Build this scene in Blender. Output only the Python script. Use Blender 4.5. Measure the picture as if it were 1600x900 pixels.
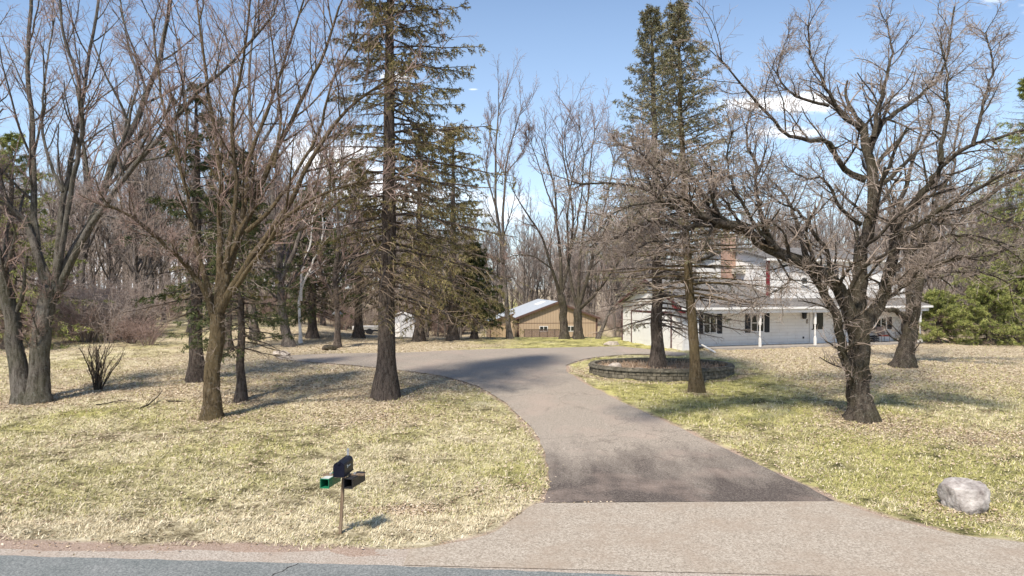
import bpy, bmesh, math, random
import numpy as np
from mathutils import Vector, Matrix
from mathutils.geometry import delaunay_2d_cdt

for o in list(bpy.data.objects):
    bpy.data.objects.remove(o, do_unlink=True)
scene = bpy.context.scene
COL = scene.collection
R = math.radians
rng = np.random.default_rng(11)
random.seed(11)

# ------------------------------------------------------------------ camera, sky, sun, exposure
F, CZ = 1066.667, 4.6
cam_d = bpy.data.cameras.new('camera'); cam = bpy.data.objects.new('camera', cam_d); COL.objects.link(cam)
cam.location = (0, 0, CZ); cam.rotation_euler = (R(90), 0, 0)
cam_d.lens = 24; cam_d.sensor_width = 36; cam_d.clip_start = 0.1; cam_d.clip_end = 9000
scene.camera = cam

SUN_EL = 54.0
SUN_DIR = Vector((0.45, 0.89, 0)).normalized() * math.cos(R(SUN_EL)) + Vector((0, 0, -math.sin(R(SUN_EL))))
sl = bpy.data.lights.new('sun', 'SUN'); so = bpy.data.objects.new('sun', sl); COL.objects.link(so)
sl.energy = 3.3; sl.angle = R(5.0); sl.color = (1.0, 0.915, 0.79)
so.rotation_euler = SUN_DIR.to_track_quat('-Z', 'Y').to_euler(); so.location = (-20, 0, 40)

world = bpy.data.worlds.new('World'); scene.world = world; world.use_nodes = True
wt = world.node_tree; wt.nodes.clear()
def wn(t, **k):
    n = wt.nodes.new(t)
    for a, b in k.items(): setattr(n, a, b)
    return n
wout = wn('ShaderNodeOutputWorld'); bg = wn('ShaderNodeBackground'); bg.inputs['Strength'].default_value = 0.104
sky = wn('ShaderNodeTexSky', sky_type='NISHITA', sun_disc=False, sun_elevation=R(SUN_EL),
         sun_rotation=math.atan2(-SUN_DIR.x, -SUN_DIR.y), air_density=1.0, dust_density=0.6, ozone_density=2.0, altitude=300)
tc = wn('ShaderNodeTexCoord'); sep = wn('ShaderNodeSeparateXYZ'); wt.links.new(tc.outputs['Generated'], sep.inputs[0])
def wmath(op, a, b=None, c=None, clamp=False):
    n = wn('ShaderNodeMath', operation=op, use_clamp=clamp)
    for i, v in enumerate((a, b, c)):
        if v is None: continue
        if isinstance(v, (int, float)): n.inputs[i].default_value = v
        else: wt.links.new(v, n.inputs[i])
    return n.outputs[0]
ay = wmath('MAXIMUM', wmath('ABSOLUTE', sep.outputs['Y']), 0.05)
cx = wmath('DIVIDE', sep.outputs['X'], ay); cz = wmath('DIVIDE', sep.outputs['Z'], ay)
cmb = wn('ShaderNodeCombineXYZ'); wt.links.new(cx, cmb.inputs[0]); wt.links.new(wmath('MULTIPLY', cz, 2.6), cmb.inputs[1])
cno = wn('ShaderNodeTexNoise'); cno.inputs['Scale'].default_value = 7.0; cno.inputs['Detail'].default_value = 6; cno.inputs['Roughness'].default_value = 0.6
wt.links.new(cmb.outputs[0], cno.inputs['Vector'])
# cloud banks: azimuth, elevation (both as tangents), half widths, weight
clouds = [(.437, .278, .045, .018, .9), (.345, .270, .06, .012, .8), (.385, .225, .075, .014, .9), (.575, .276, .045, .010, .6),
          (-.055, .291, .012, .003, .8), (-.17, .31, .03, .012, .7), (-.30, .20, .10, .035, .75), (-.22, .13, .12, .04, .75), (.0, .12, .10, .03, .7), (-.5, .02, .35, .05, .9), (.62, .12, .15, .04, .5), (.76, .40, .16, .10, .5), (-.12, .24, .06, .02, .7)]
acc = 0.0
for (a, e, wa, we, k) in clouds:
    dx = wmath('DIVIDE', wmath('SUBTRACT', cx, a), wa); dz = wmath('DIVIDE', wmath('SUBTRACT', cz, e), we)
    g = wmath('EXPONENT', wmath('MULTIPLY', wmath('ADD', wmath('MULTIPLY', dx, dx), wmath('MULTIPLY', dz, dz)), -0.7))
    acc = wmath('ADD', wmath('MULTIPLY', g, k), acc)
lum = wmath('ADD', acc, wmath('MULTIPLY', wmath('SUBTRACT', cno.outputs['Fac'], 0.5), 1.9))
mr = wn('ShaderNodeMapRange', interpolation_type='SMOOTHSTEP'); wt.links.new(lum, mr.inputs['Value'])
mr.inputs['From Min'].default_value = 0.48; mr.inputs['From Max'].default_value = 0.95
front = wmath('GREATER_THAN', sep.outputs['Y'], 0.0)
cm = wmath('MULTIPLY', mr.outputs[0], front, clamp=True)
thin = wn('ShaderNodeMapRange'); wt.links.new(cz, thin.inputs['Value'])
thin.inputs['From Min'].default_value = 0.5; thin.inputs['From Max'].default_value = 0.0
thin.inputs['To Min'].default_value = 0.0; thin.inputs['To Max'].default_value = 0.5
mixh = wn('ShaderNodeMix', data_type='RGBA'); wt.links.new(thin.outputs[0], mixh.inputs['Factor'])
wt.links.new(sky.outputs[0], mixh.inputs['A']); mixh.inputs['B'].default_value = (4.2, 5.3, 6.6, 1)
mix = wn('ShaderNodeMix', data_type='RGBA'); wt.links.new(cm, mix.inputs['Factor'])
wt.links.new(mixh.outputs['Result'], mix.inputs['A']); mix.inputs['B'].default_value = (8.2, 8.3, 8.5, 1)
wt.links.new(mix.outputs['Result'], bg.inputs['Color']); wt.links.new(bg.outputs[0], wout.inputs[0])

scene.view_settings.view_transform = 'Standard'; scene.view_settings.look = 'None'
scene.view_settings.gamma = 1; scene.view_settings.use_curve_mapping = False
scene.view_settings.exposure = 0.9
scene.cycles.max_bounces = 5; scene.cycles.diffuse_bounces = 3; scene.cycles.use_denoising = True

# ------------------------------------------------------------------ helpers
def sst(a, b, x):
    t = np.clip((np.asarray(x, float) - a) / (b - a), 0, 1); return t * t * (3 - 2 * t)
def _h(i, j):
    i = i.astype(np.int64); j = j.astype(np.int64)
    n = (i * 374761393 + j * 668265263) & 0xffffffff
    n = ((n ^ (n >> 13)) * 1274126177) & 0xffffffff
    return ((n ^ (n >> 16)) & 0xffff) / 65535.0
def vn(x, y, s=1.0, o=0.0):
    x = np.asarray(x, float) / s + o; y = np.asarray(y, float) / s + o * 1.7
    i = np.floor(x); j = np.floor(y); fx = x - i; fy = y - j
    fx = fx * fx * (3 - 2 * fx); fy = fy * fy * (3 - 2 * fy)
    return (_h(i, j) * (1 - fx) + _h(i + 1, j) * fx) * (1 - fy) + (_h(i, j + 1) * (1 - fx) + _h(i + 1, j + 1) * fx) * fy
def H(x, y):
    x = np.asarray(x, float); y = np.asarray(y, float)
    z = 0.85 * sst(14.6, 34, y)
    wl = sst(-7, -22, x)
    z = z + wl * (1.0 * sst(30, 62, y) + 0.6 * sst(62, 120, y))
    wc = (1 - wl) * (1 - sst(14, 24, x))
    z = z - 2.05 * sst(50, 72, y) * wc
    z = z - 1.2 * sst(52, 75, y) * sst(14, 24, x)
    z = z - 0.16 * np.exp(-((y - 14.4) / 0.9) ** 2) * sst(0.2, -1.2, x)
    z = z - 1.0 * sst(150, 600, y)
    return z
def gp(u, v):
    du = (u - 800) / F; dv = (v - 450) / F
    ys = np.arange(8, 160, 0.04); hz = H(du * ys, ys); gap = CZ - dv * ys - hz; k = np.argmax(gap <= 0)
    if gap[k] > 0 or ys[k] > 55:          # the line of sight just skims the crest
        n_ = int((54 - 8) / .04); j = int(np.argmin(gap[:n_]))
        if gap[j] < .5: k = min(j, int((50.5 - 8) / .04))
    y = ys[k]; return Vector((du * y, y, float(hz[k])))
def W(u, v, Y): return np.array(((u - 800) / F * Y, Y, CZ - (v - 450) / F * Y))

def raw_mesh(name, blocks, mats, smooth=True, col=None):
    """blocks: list of (verts Nx3, faces Mx3|Mx4, material index)"""
    vs, loops, starts, totals, mi = [], [], [], [], []
    off = 0; ls = 0
    for V, Fc, m in blocks:
        if len(Fc) == 0: continue
        V = np.asarray(V, np.float32); Fc = np.asarray(Fc, np.int32); k = Fc.shape[1]
        vs.append(V); loops.append((Fc + off).ravel()); off += len(V)
        starts.append(ls + np.arange(len(Fc)) * k); totals.append(np.full(len(Fc), k)); ls += Fc.size
        mi.append(np.full(len(Fc), m))
    me = bpy.data.meshes.new(name)
    V = np.concatenate(vs); L = np.concatenate(loops)
    me.vertices.add(len(V)); me.vertices.foreach_set('co', V.ravel())
    me.loops.add(len(L)); me.loops.foreach_set('vertex_index', L.astype(np.int32))
    n = sum(len(s) for s in starts); me.polygons.add(n)
    me.polygons.foreach_set('loop_start', np.concatenate(starts).astype(np.int32))
    me.polygons.foreach_set('loop_total', np.concatenate(totals).astype(np.int32))
    for m in mats: me.materials.append(m)
    me.polygons.foreach_set('material_index', np.concatenate(mi).astype(np.int32))
    me.polygons.foreach_set('use_smooth', np.full(n, smooth))
    me.update(calc_edges=True)
    return me
def link(name, me, parent=None, loc=None):
    o = bpy.data.objects.new(name, me); COL.objects.link(o)
    if parent: o.parent = parent
    if loc is not None: o.location = loc
    return o
def tag(o, label=None, cat=None, group=None, kind=None):
    if label: o['label'] = label
    if cat: o['category'] = cat
    if group: o['group'] = group
    if kind: o['kind'] = kind
    return o
def thing(name, label, cat, loc=(0, 0, 0), rz=0, group=None):
    o = bpy.data.objects.new(name, None); COL.objects.link(o); o.location = loc; o.rotation_euler = (0, 0, rz)
    o.empty_display_size = 0.2
    return tag(o, label, cat, group)
def copy_thing(o, loc, rz, s=1.0, label=None, group=None):
    c = o.copy(); COL.objects.link(c); c.location = loc; c.rotation_euler = (0, 0, rz); c.scale = (s, s, s)
    if label: c['label'] = label
    if group: c['group'] = group
    for ch in list(o.children):
        d = ch.copy(); COL.objects.link(d); d.parent = c
        for g in ch.children:
            e = g.copy(); COL.objects.link(e); e.parent = d
    return c

class MB:
    """collects boxes, prisms and tubes for ONE mesh"""
    def __init__(s): s.v = []; s.f = []; s.m = []
    def add(s, V, Fs, m=0):
        o = len(s.v); s.v += [tuple(map(float, p)) for p in V]
        for f in Fs: s.f.append([i + o for i in f]); s.m.append(m)
    def box(s, a, b, m=0, M=None):
        x0, y0, z0 = a; x1, y1, z1 = b
        V = [(x0, y0, z0), (x1, y0, z0), (x1, y1, z0), (x0, y1, z0), (x0, y0, z1), (x1, y0, z1), (x1, y1, z1), (x0, y1, z1)]
        if M is not None: V = [M @ Vector(p) for p in V]
        s.add(V, [(0, 3, 2, 1), (4, 5, 6, 7), (0, 1, 5, 4), (1, 2, 6, 5), (2, 3, 7, 6), (3, 0, 4, 7)], m); return s
    def prism(s, poly, d, m=0):
        """poly: list of 3D points, d: extrusion vector"""
        n = len(poly); V = [Vector(p) for p in poly]; V += [p + Vector(d) for p in V]
        s.add(V, [tuple(range(n - 1, -1, -1)), tuple(range(n, 2 * n))] + [(i, (i + 1) % n, n + (i + 1) % n, n + i) for i in range(n)], m); return s
    def tube(s, a, b, r, r2=None, n=10, m=0):
        a = Vector(a); b = Vector(b); r2 = r if r2 is None else r2
        z = (b - a).normalized(); x = z.orthogonal().normalized(); y = z.cross(x)
        V = []
        for p, q in ((a, r), (b, r2)):
            V += [p + (x * math.cos(2 * math.pi * i / n) + y * math.sin(2 * math.pi * i / n)) * q for i in range(n)]
        s.add(V, [tuple(range(n - 1, -1, -1)), tuple(range(n, 2 * n))] + [(i, (i + 1) % n, n + (i + 1) % n, n + i) for i in range(n)], m); return s
    def build(s, name, mats, parent=None, loc=None, bevel=0, smooth=False):
        me = bpy.data.meshes.new(name); me.from_pydata(s.v, [], s.f)
        if not isinstance(mats, (list, tuple)): mats = [mats]
        for m in mats: me.materials.append(m)
        me.polygons.foreach_set('material_index', s.m)
        bm = bmesh.new(); bm.from_mesh(me)
        bmesh.ops.recalc_face_normals(bm, faces=bm.faces)
        if bevel: bmesh.ops.bevel(bm, geom=bm.edges[:], offset=bevel, segments=2, affect='EDGES', clamp_overlap=True)
        bm.to_mesh(me); bm.free()
        if smooth: me.polygons.foreach_set('use_smooth', [True] * len(me.polygons))
        me.update(); return link(name, me, parent, loc)

# ------------------------------------------------------------------ materials
def new_mat(name, rough=0.9, spec=0.3):
    m = bpy.data.materials.new(name); m.use_nodes = True
    t = m.node_tree; b = t.nodes['Principled BSDF']; b.inputs['Roughness'].default_value = rough
    b.inputs['Specular IOR Level'].default_value = spec
    return m, t, b
def nd(t, ty, ins=None, **k):
    n = t.nodes.new(ty)
    for a, v in k.items(): setattr(n, a, v)
    for a, v in (ins or {}).items():
        if hasattr(v, 'is_linked') or isinstance(v, bpy.types.NodeSocket): t.links.new(v, n.inputs[a])
        else: n.inputs[a].default_value = v
    return n
def ramp(t, fac, stops):
    n = t.nodes.new('ShaderNodeValToRGB'); t.links.new(fac, n.inputs[0]); e = n.color_ramp.elements
    while len(e) < len(stops): e.new(0.5)
    for i, (p, c) in enumerate(stops): e[i].position = p; e[i].color = (*c, 1)
    return n.outputs[0]
def mixc(t, fac, a, b, mode='MIX'):
    n = nd(t, 'ShaderNodeMix', data_type='RGBA', blend_type=mode)
    for k, v in (('Factor', fac), ('A', a), ('B', b)):
        if isinstance(v, bpy.types.NodeSocket): t.links.new(v, n.inputs[k])
        elif isinstance(v, tuple): n.inputs[k].default_value = (*v, 1)
        else: n.inputs[k].default_value = v
    return n.outputs['Result']
def mth(t, op, a, b=0.0, clamp=False):
    n = nd(t, 'ShaderNodeMath', operation=op, use_clamp=clamp)
    for i, v in enumerate((a, b)):
        if isinstance(v, bpy.types.NodeSocket): t.links.new(v, n.inputs[i])
        else: n.inputs[i].default_value = v
    return n.outputs[0]
def simple(name, stops, scale=4, stretch=(1, 1, 1), bump=0.3, bdist=0.02, rough=0.9, spec=0.3, detail=6, scale2=None, metal=0, coord='Object'):
    m, t, b = new_mat(name, rough, spec); b.inputs['Metallic'].default_value = metal
    c = nd(t, 'ShaderNodeTexCoord'); mp = nd(t, 'ShaderNodeMapping', {'Vector': c.outputs[coord], 'Scale': stretch})
    n1 = nd(t, 'ShaderNodeTexNoise', {'Vector': mp.outputs[0], 'Scale': scale, 'Detail': detail, 'Roughness': 0.65})
    col = ramp(t, n1.outputs['Fac'], stops)
    if scale2:
        n2 = nd(t, 'ShaderNodeTexNoise', {'Vector': c.outputs[coord], 'Scale': scale2, 'Detail': 3})
        f = ramp(t, n2.outputs['Fac'], [(0.3, (.72, .72, .72)), (0.7, (1.15, 1.15, 1.15))]); col = mixc(t, 1.0, col, f, 'MULTIPLY')
    t.links.new(col, b.inputs['Base Color'])
    if bump:
        bp = nd(t, 'ShaderNodeBump', {'Height': n1.outputs['Fac'], 'Strength': bump, 'Distance': bdist}); t.links.new(bp.outputs[0], b.inputs['Normal'])
    return m
def bark(name, dark, light, moss=None, mossamt=0.0, sc=9, lichen=0.0, bump=1.0):
    m, t, b = new_mat(name, 0.95, 0.15)
    c = nd(t, 'ShaderNodeTexCoord'); mp = nd(t, 'ShaderNodeMapping', {'Vector': c.outputs['Object'], 'Scale': (1, 1, 0.22)})
    n1 = nd(t, 'ShaderNodeTexNoise', {'Vector': mp.outputs[0], 'Scale': sc, 'Detail': 8, 'Roughness': 0.75, 'Distortion': 0.6})
    v1 = nd(t, 'ShaderNodeTexVoronoi', {'Vector': nd(t, 'ShaderNodeVectorMath', {0: mp.outputs[0], 1: nd(t, 'ShaderNodeTexNoise', {'Vector': c.outputs['Object'], 'Scale': 5, 'Detail': 3}).outputs['Color']}, operation='ADD').outputs[0], 'Scale': sc * 2.1}, feature='DISTANCE_TO_EDGE')
    h = mth(t, 'ADD', mth(t, 'MULTIPLY', n1.outputs['Fac'], 0.95), mth(t, 'MULTIPLY', mth(t, 'MINIMUM', v1.outputs['Distance'], 0.18), 1.0))
    col = ramp(t, h, [(0.44, tuple(x * 0.3 for x in dark)), (0.54, dark), (0.70, light)])
    n2 = nd(t, 'ShaderNodeTexNoise', {'Vector': c.outputs['Object'], 'Scale': 1.3, 'Detail': 4})
    if moss: col = mixc(t, mth(t, 'MULTIPLY', nd(t, 'ShaderNodeMapRange', {'Value': n2.outputs['Fac'], 'From Min': 0.42, 'From Max': 0.62}).outputs[0], mossamt), col, moss)
    if lichen:
        n3 = nd(t, 'ShaderNodeTexNoise', {'Vector': c.outputs['Object'], 'Scale': 14, 'Detail': 5})
        col = mixc(t, mth(t, 'MULTIPLY', nd(t, 'ShaderNodeMapRange', {'Value': n3.outputs['Fac'], 'From Min': 0.58, 'From Max': 0.66}).outputs[0], lichen), col, (0.34, 0.35, 0.30))
    t.links.new(col, b.inputs['Base Color'])
    bp = nd(t, 'ShaderNodeBump', {'Height': h, 'Strength': bump, 'Distance': 0.09}); t.links.new(bp.outputs[0], b.inputs['Normal'])
    return m
def leafy(name, stops, scale=1.2, rough=0.75, island=0.5, trans=0.0):
    m, t, b = new_mat(name, rough, 0.25)
    c = nd(t, 'ShaderNodeTexCoord'); g = nd(t, 'ShaderNodeNewGeometry')
    n1 = nd(t, 'ShaderNodeTexNoise', {'Vector': c.outputs['Object'], 'Scale': scale, 'Detail': 4})
    f = mth(t, 'ADD', mth(t, 'MULTIPLY', n1.outputs['Fac'], 1 - island), mth(t, 'MULTIPLY', g.outputs['Random Per Island'], island))
    t.links.new(ramp(t, f, stops), b.inputs['Base Color'])
    if trans: b.inputs['Subsurface Weight'].default_value = 0
    return m

M = {}
M['bark_maple'] = bark('bark_maple', (.14, .12, .10), (.30, .27, .235), (.10, .105, .05), .35, 10, .4)
M['bark_tan'] = bark('bark_tan', (.13, .095, .055), (.29, .22, .135), (.20, .155, .075), .4, 14, .25)
M['bark_spruce'] = bark('bark_spruce', (.105, .082, .068), (.24, .195, .165), None, 0, 12, .25)
M['bark_dark'] = bark('bark_dark', (.07, .056, .045), (.175, .145, .115), (.085, .08, .035), .35, 8, .25)
M['bark_grey'] = bark('bark_grey', (.13, .11, .095), (.29, .25, .215), None, 0, 6, .2)
M['birch'] = simple('birch', [(.35, (.25, .22, .2)), (.45, (.7, .67, .62)), (.8, (.8, .78, .74))], 5, (1, 1, 4), .2)
M['twig_pink'] = leafy('twig_pink', [(.3, (.17, .12, .10)), (.5, (.29, .205, .175)), (.75, (.42, .31, .265))], .6, .85)
M['twig_grey'] = leafy('twig_grey', [(.3, (.18, .14, .11)), (.5, (.33, .265, .22)), (.75, (.48, .40, .34))], .6, .85)
M['twig_brown'] = leafy('twig_brown', [(.3, (.12, .085, .06)), (.5, (.21, .155, .11)), (.75, (.32, .25, .18))], .6, .85)
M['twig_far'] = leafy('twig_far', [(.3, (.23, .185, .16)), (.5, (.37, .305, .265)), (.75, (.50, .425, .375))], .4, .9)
M['needle_olive'] = leafy('needle_olive', [(.25, (.075, .075, .025)), (.5, (.175, .155, .055)), (.72, (.30, .235, .10))], .7, .6)
M['needle_green'] = leafy('needle_green', [(.25, (.035, .055, .02)), (.5, (.08, .105, .035)), (.75, (.16, .165, .06))], .8, .6)
M['needle_blue'] = leafy('needle_blue', [(.25, (.085, .095, .045)), (.5, (.18, .175, .09)), (.75, (.30, .26, .15))], .8, .6)
M['needle_pine'] = leafy('needle_pine', [(.25, (.09, .12, .03)), (.5, (.24, .27, .075)), (.75, (.42, .42, .14))], .9, .55)

# ------------------------------------------------------------------ driveway outline (plan view)
def PX(lst): return [gp(u, v) for u, v in lst]
left_edge = PX([(848, 787), (856, 760), (857, 735), (850, 705), (836, 676), (812, 650), (786, 628), (760, 612), (735, 600), (700, 590), (650, 582), (560, 572), (490, 566), (440, 562)])
back_edge = PX([(428, 557), (480, 554), (560, 552), (640, 551), (700, 548), (760, 546), (860, 543.5), (940, 542), (968, 541)])
right_edge = PX([(1045, 549.5), (1070, 552), (1060, 556), (1000, 553.5), (945, 557), (912, 562), (888, 570), (886, 579), (905, 594), (950, 618), (1000, 642), (1060, 668), (1120, 697), (1180, 724), (1250, 757), (1306, 785)])
apron_l = PX([(848, 787), (834, 790), (815, 806), (790, 824), (755, 840), (700, 853), (640, 861)])
apron_r = PX([(1700, 868), (1600, 850), (1500, 838), (1400, 815), (1345, 797), (1306, 785)])
def rough_line(pts, amp=0.04, step=0.18):
    out = []
    for a, b in zip(pts[:-1], pts[1:]):
        a = Vector((a.x, a.y)); b = Vector((b.x, b.y)); L = (b - a).length; n = max(1, int(L / step)); nn = Vector((-(b - a).y, (b - a).x)).normalized() if L > 1e-6 else Vector((0, 0))
        for i in range(n):
            p = a + (b - a) * (i / n)
            if i or out: p = p + nn * ((float(vn(p.x, p.y, .35)) - .5) * 2 * amp + (float(vn(p.x, p.y, 1.3, 9)) - .5) * 2 * amp)
            out.append((p.x, p.y))
    out.append((pts[-1].x, pts[-1].y)); return out
def smooth_line(pts, n=4):
    P = [Vector((p.x, p.y, 0)) for p in pts]; out = []
    for i in range(len(P) - 1):
        p0, p1, p2, p3 = P[max(i - 1, 0)], P[i], P[i + 1], P[min(i + 2, len(P) - 1)]
        for k in range(n):
            t = k / n; out.append(0.5 * ((2 * p1) + (p2 - p0) * t + (2 * p0 - 5 * p1 + 4 * p2 - p3) * t * t + (3 * p1 - p0 - 3 * p2 + p3) * t ** 3))
    out.append(P[-1]); return out
def road_edge(x): return 11.16 - 0.062 * (x - 0)
DL = rough_line(smooth_line(left_edge)); DB = rough_line(smooth_line(back_edge), .06); DR = rough_line(smooth_line(right_edge), .05)
DX = rough_line([right_edge[-1], left_edge[0]], .09)
drive_poly = DL + DB + DR + DX
AL = rough_line(smooth_line(apron_l), .04); AR = rough_line(smooth_line(apron_r), .04)
xr = apron_r[0].x; xl = apron_l[-1].x
bottom = [(x, road_edge(x) + 0.02) for x in np.linspace(xl, xr, 60)]
apron_poly = AL + bottom + AR
def clean(poly):
    out = []
    for p in poly:
        if not out or (abs(p[0] - out[-1][0]) + abs(p[1] - out[-1][1])) > 0.02: out.append(p)
    if abs(out[0][0] - out[-1][0]) + abs(out[0][1] - out[-1][1]) < 0.02: out.pop()
    return out
drive_poly = clean(drive_poly); apron_poly = clean(apron_poly)
def inside(poly, x, y):
    x = np.asarray(x); y = np.asarray(y); c = np.zeros(x.shape, bool); n = len(poly)
    P = np.array(poly); Q = np.roll(P, -1, 0)
    for (x1, y1), (x2, y2) in zip(P, Q):
        if y1 == y2: continue
        k = ((y1 > y) != (y2 > y)) & (x < (x2 - x1) * (y - y1) / (y2 - y1) + x1); c ^= k
    return c
def dist_to(poly, x, y):
    P = np.array(poly[::3]); d = np.full(np.shape(x), 1e9)
    for a, b in zip(P, np.roll(P, -1, 0)):
        ab = b - a; L2 = max(ab @ ab, 1e-9); t = np.clip(((x - a[0]) * ab[0] + (y - a[1]) * ab[1]) / L2, 0, 1)
        d = np.minimum(d, np.hypot(x - a[0] - t * ab[0], y - a[1] - t * ab[1]))
    return d
def sheet(name, poly, lift, mat, step=0.45):
    P = np.array(poly); x0, y0 = P.min(0); x1, y1 = P.max(0)
    gx, gy = np.meshgrid(np.arange(x0, x1, step), np.arange(y0, y1, step)); gx = gx.ravel(); gy = gy.ravel()
    k = inside(poly, gx, gy); gx, gy = gx[k], gy[k]; k = dist_to(poly, gx, gy) > step * .5; gx, gy = gx[k], gy[k]
    pts = [Vector(p) for p in poly] + [Vector((a, b)) for a, b in zip(gx, gy)]
    n = len(poly)
    vo, eo, fo, *_ = delaunay_2d_cdt(pts, [], [list(range(n))], 1, 1e-5)
    V = np.array([(p.x, p.y) for p in vo]); z = H(V[:, 0], V[:, 1]) + lift
    fo = [f for f in fo if len(f) == 3]
    Fc = np.array(fo); a, b, c = V[Fc[:, 0]], V[Fc[:, 1]], V[Fc[:, 2]]
    fl = ((b[:, 0] - a[:, 0]) * (c[:, 1] - a[:, 1]) - (b[:, 1] - a[:, 1]) * (c[:, 0] - a[:, 0])) < 0
    Fc[fl] = Fc[fl][:, ::-1]
    return link(name, raw_mesh(name, [(np.column_stack([V, z]), Fc, 0)], [mat]))

# ------------------------------------------------------------------ ground
BED_C = (6.75, 31.0); BED_R = (3.25, 2.45)
def axis(segs):
    out = []
    for a, b, s in segs: out += list(np.arange(a, b, s))
    out.append(segs[-1][1]); return np.array(out)
gx = axis([(-2500, -300, 300), (-300, -60, 20), (-60, -24, 1.0), (-24, 24, .13), (24, 60, 1.0), (60, 300, 20), (300, 2500, 300)])
gy = axis([(-400, -40, 60), (-40, 9, 3), (9, 36, .13), (36, 60, .3), (60, 130, 1.5), (130, 400, 20), (400, 3000, 300)])
GX, GY = np.meshgrid(gx, gy); sh = GX.shape
GXf, GYf = GX.ravel(), GY.ravel()
Z = H(GXf, GYf)
near = (np.abs(GXf) < 26) & (GYf > 8) & (GYf < 62)
ddrv = np.full(GXf.shape, 50.0); ddrv[near] = np.minimum(dist_to(drive_poly, GXf[near], GYf[near]), dist_to(apron_poly, GXf[near], GYf[near]))
ins = np.zeros(GXf.shape, bool); ins[near] = inside(drive_poly, GXf[near], GYf[near]) | inside(apron_poly, GXf[near], GYf[near])
ddrv[ins] *= -1
roadd = GYf - road_edge(GXf)
lawn = np.clip(ddrv / 0.5, 0, 1) * np.clip((roadd - 0.3) / 0.5, 0, 1)
bumps = (vn(GXf, GYf, .55) - .5) * .07 + (vn(GXf, GYf, .27, 5) - .5) * .07 + (vn(GXf, GYf, 2.5, 3) - .5) * .06
Z = Z + bumps * lawn * (GYf < 62)
Z = np.where(ins, Z - 0.03, Z)
Z = np.where(roadd < 0.0, Z - 0.04, Z)
nx = len(gx); ny = len(gy)
idx = np.arange(nx * ny).reshape(ny, nx)
Q = np.stack([idx[:-1, :-1], idx[:-1, 1:], idx[1:, 1:], idx[1:, :-1]], -1).reshape(-1, 4)

BASES = [(*gp(u, v)[:2], tr) for u, v, tr in ((42, 628, 1.1), (330, 655, .6), (1346, 655, 1.0), (1412, 573, 1.0), (603, 622, .8), (1089, 612, .5), (307, 595, .7), (376, 626, .4), (152, 609, .8), (1514, 796, .5))]
def green_mask(x, y):
    g = 0.40 + 0.6 * (vn(x, y, 3.0, 2) - .5) + 0.45 * (vn(x, y, 1.0, 4) - .5)
    g = g + sst(-2, 8, x) * 0.40 * (1 - sst(30, 38, y) * sst(8, 14, x)) + 0.45 * sst(40, 44, y) * sst(-9, -3, x) * (1 - sst(10, 13, x))
    g = g - 0.35 * sst(15.5, 12.5, y) * (x < 2)
    return np.clip(g, 0, 1)
def leaf_mask(x, y):
    l = 0.0 + 0.26 * sst(.55, .8, vn(x, y, 2.2, 7))
    l = l + 0.9 * sst(21.5, 28, y + 2.5 * vn(x, y, 2.6, 4) - 1.2) * sst(3, -5, x) * (1 - .45 * sst(-14, -22, x))
    l = l + 0.95 * sst(22, 31, y + 1.5 * vn(x, y, 2, 1)) * sst(9, 13, x)
    l = l + 0.6 * np.exp(-(((x - 13) / 6) ** 2 + ((y - 20.5) / 1.8) ** 2))
    l = l + 1.3 * np.exp(-(((x + 2.3) / .75) ** 2 + ((y - 14.5) / .35) ** 2))
    l = l + 0.5 * np.exp(-(((x + 6) / 5) ** 2 + ((y - 22.5) / 2.0) ** 2))
    for (tx, ty, tr) in BASES: l = l + .8 * np.exp(-((np.hypot(x - tx, y - ty) - tr * .6) / (tr * .9)) ** 2)
    r = np.hypot((x - BED_C[0]) / BED_R[0], (y - BED_C[1]) / BED_R[1]); l = l + 0.8 * np.exp(-((r - 1.12) / .12) ** 2)
    return np.clip(l, 0, 1)
clump = np.clip(.42 * vn(GXf, GYf * 1.5, .42, 3) + .33 * vn(GXf, GYf * 1.5, .2, 11) + .25 * vn(GXf, GYf, 1.1, 5), 0, 1)
gmask = green_mask(GXf, GYf); lmask = leaf_mask(GXf, GYf)
edge = np.clip(1 - (ddrv + .28 * (vn(GXf, GYf, .5, 8) - .3)) / 0.42, 0, 1) * (ddrv < 30)
edge = np.maximum(edge, np.clip(1 - (roadd - .62 + .35 * (vn(GXf, GYf, .8, 6) - .5)) / .35, 0, 1))

m, t, b = new_mat('lawn_ground', 0.95, 0.1)
co = nd(t, 'ShaderNodeTexCoord').outputs['Object']
def attr(n): return nd(t, 'ShaderNodeAttribute', attribute_name=n).outputs['Fac']
mp = nd(t, 'ShaderNodeMapping', {'Vector': co, 'Rotation': (0, 0, .3), 'Scale': (1.0, 1.5, 1)}).outputs[0]
n1 = nd(t, 'ShaderNodeTexNoise', {'Vector': mp, 'Scale': 5.5, 'Detail': 8, 'Roughness': 0.72, 'Distortion': .8}).outputs['Fac']
n2 = nd(t, 'ShaderNodeTexNoise', {'Vector': mp, 'Scale': 38, 'Detail': 5, 'Roughness': 0.75}).outputs['Fac']
n3 = nd(t, 'ShaderNodeTexNoise', {'Vector': co, 'Scale': 1.1, 'Detail': 4}).outputs['Fac']
hh = mth(t, 'ADD', mth(t, 'ADD', mth(t, 'MULTIPLY', n1, .35), mth(t, 'MULTIPLY', n2, .35)), mth(t, 'MULTIPLY', attr('clump'), .30))
straw = ramp(t, hh, [(.40, (.085, .065, .038)), (.46, (.31, .26, .155)), (.52, (.63, .55, .37)), (.64, (.80, .73, .54))])
grn = ramp(t, hh, [(.40, (.05, .05, .02)), (.46, (.22, .205, .08)), (.54, (.47, .43, .165)), (.66, (.66, .61, .29))])
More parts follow.
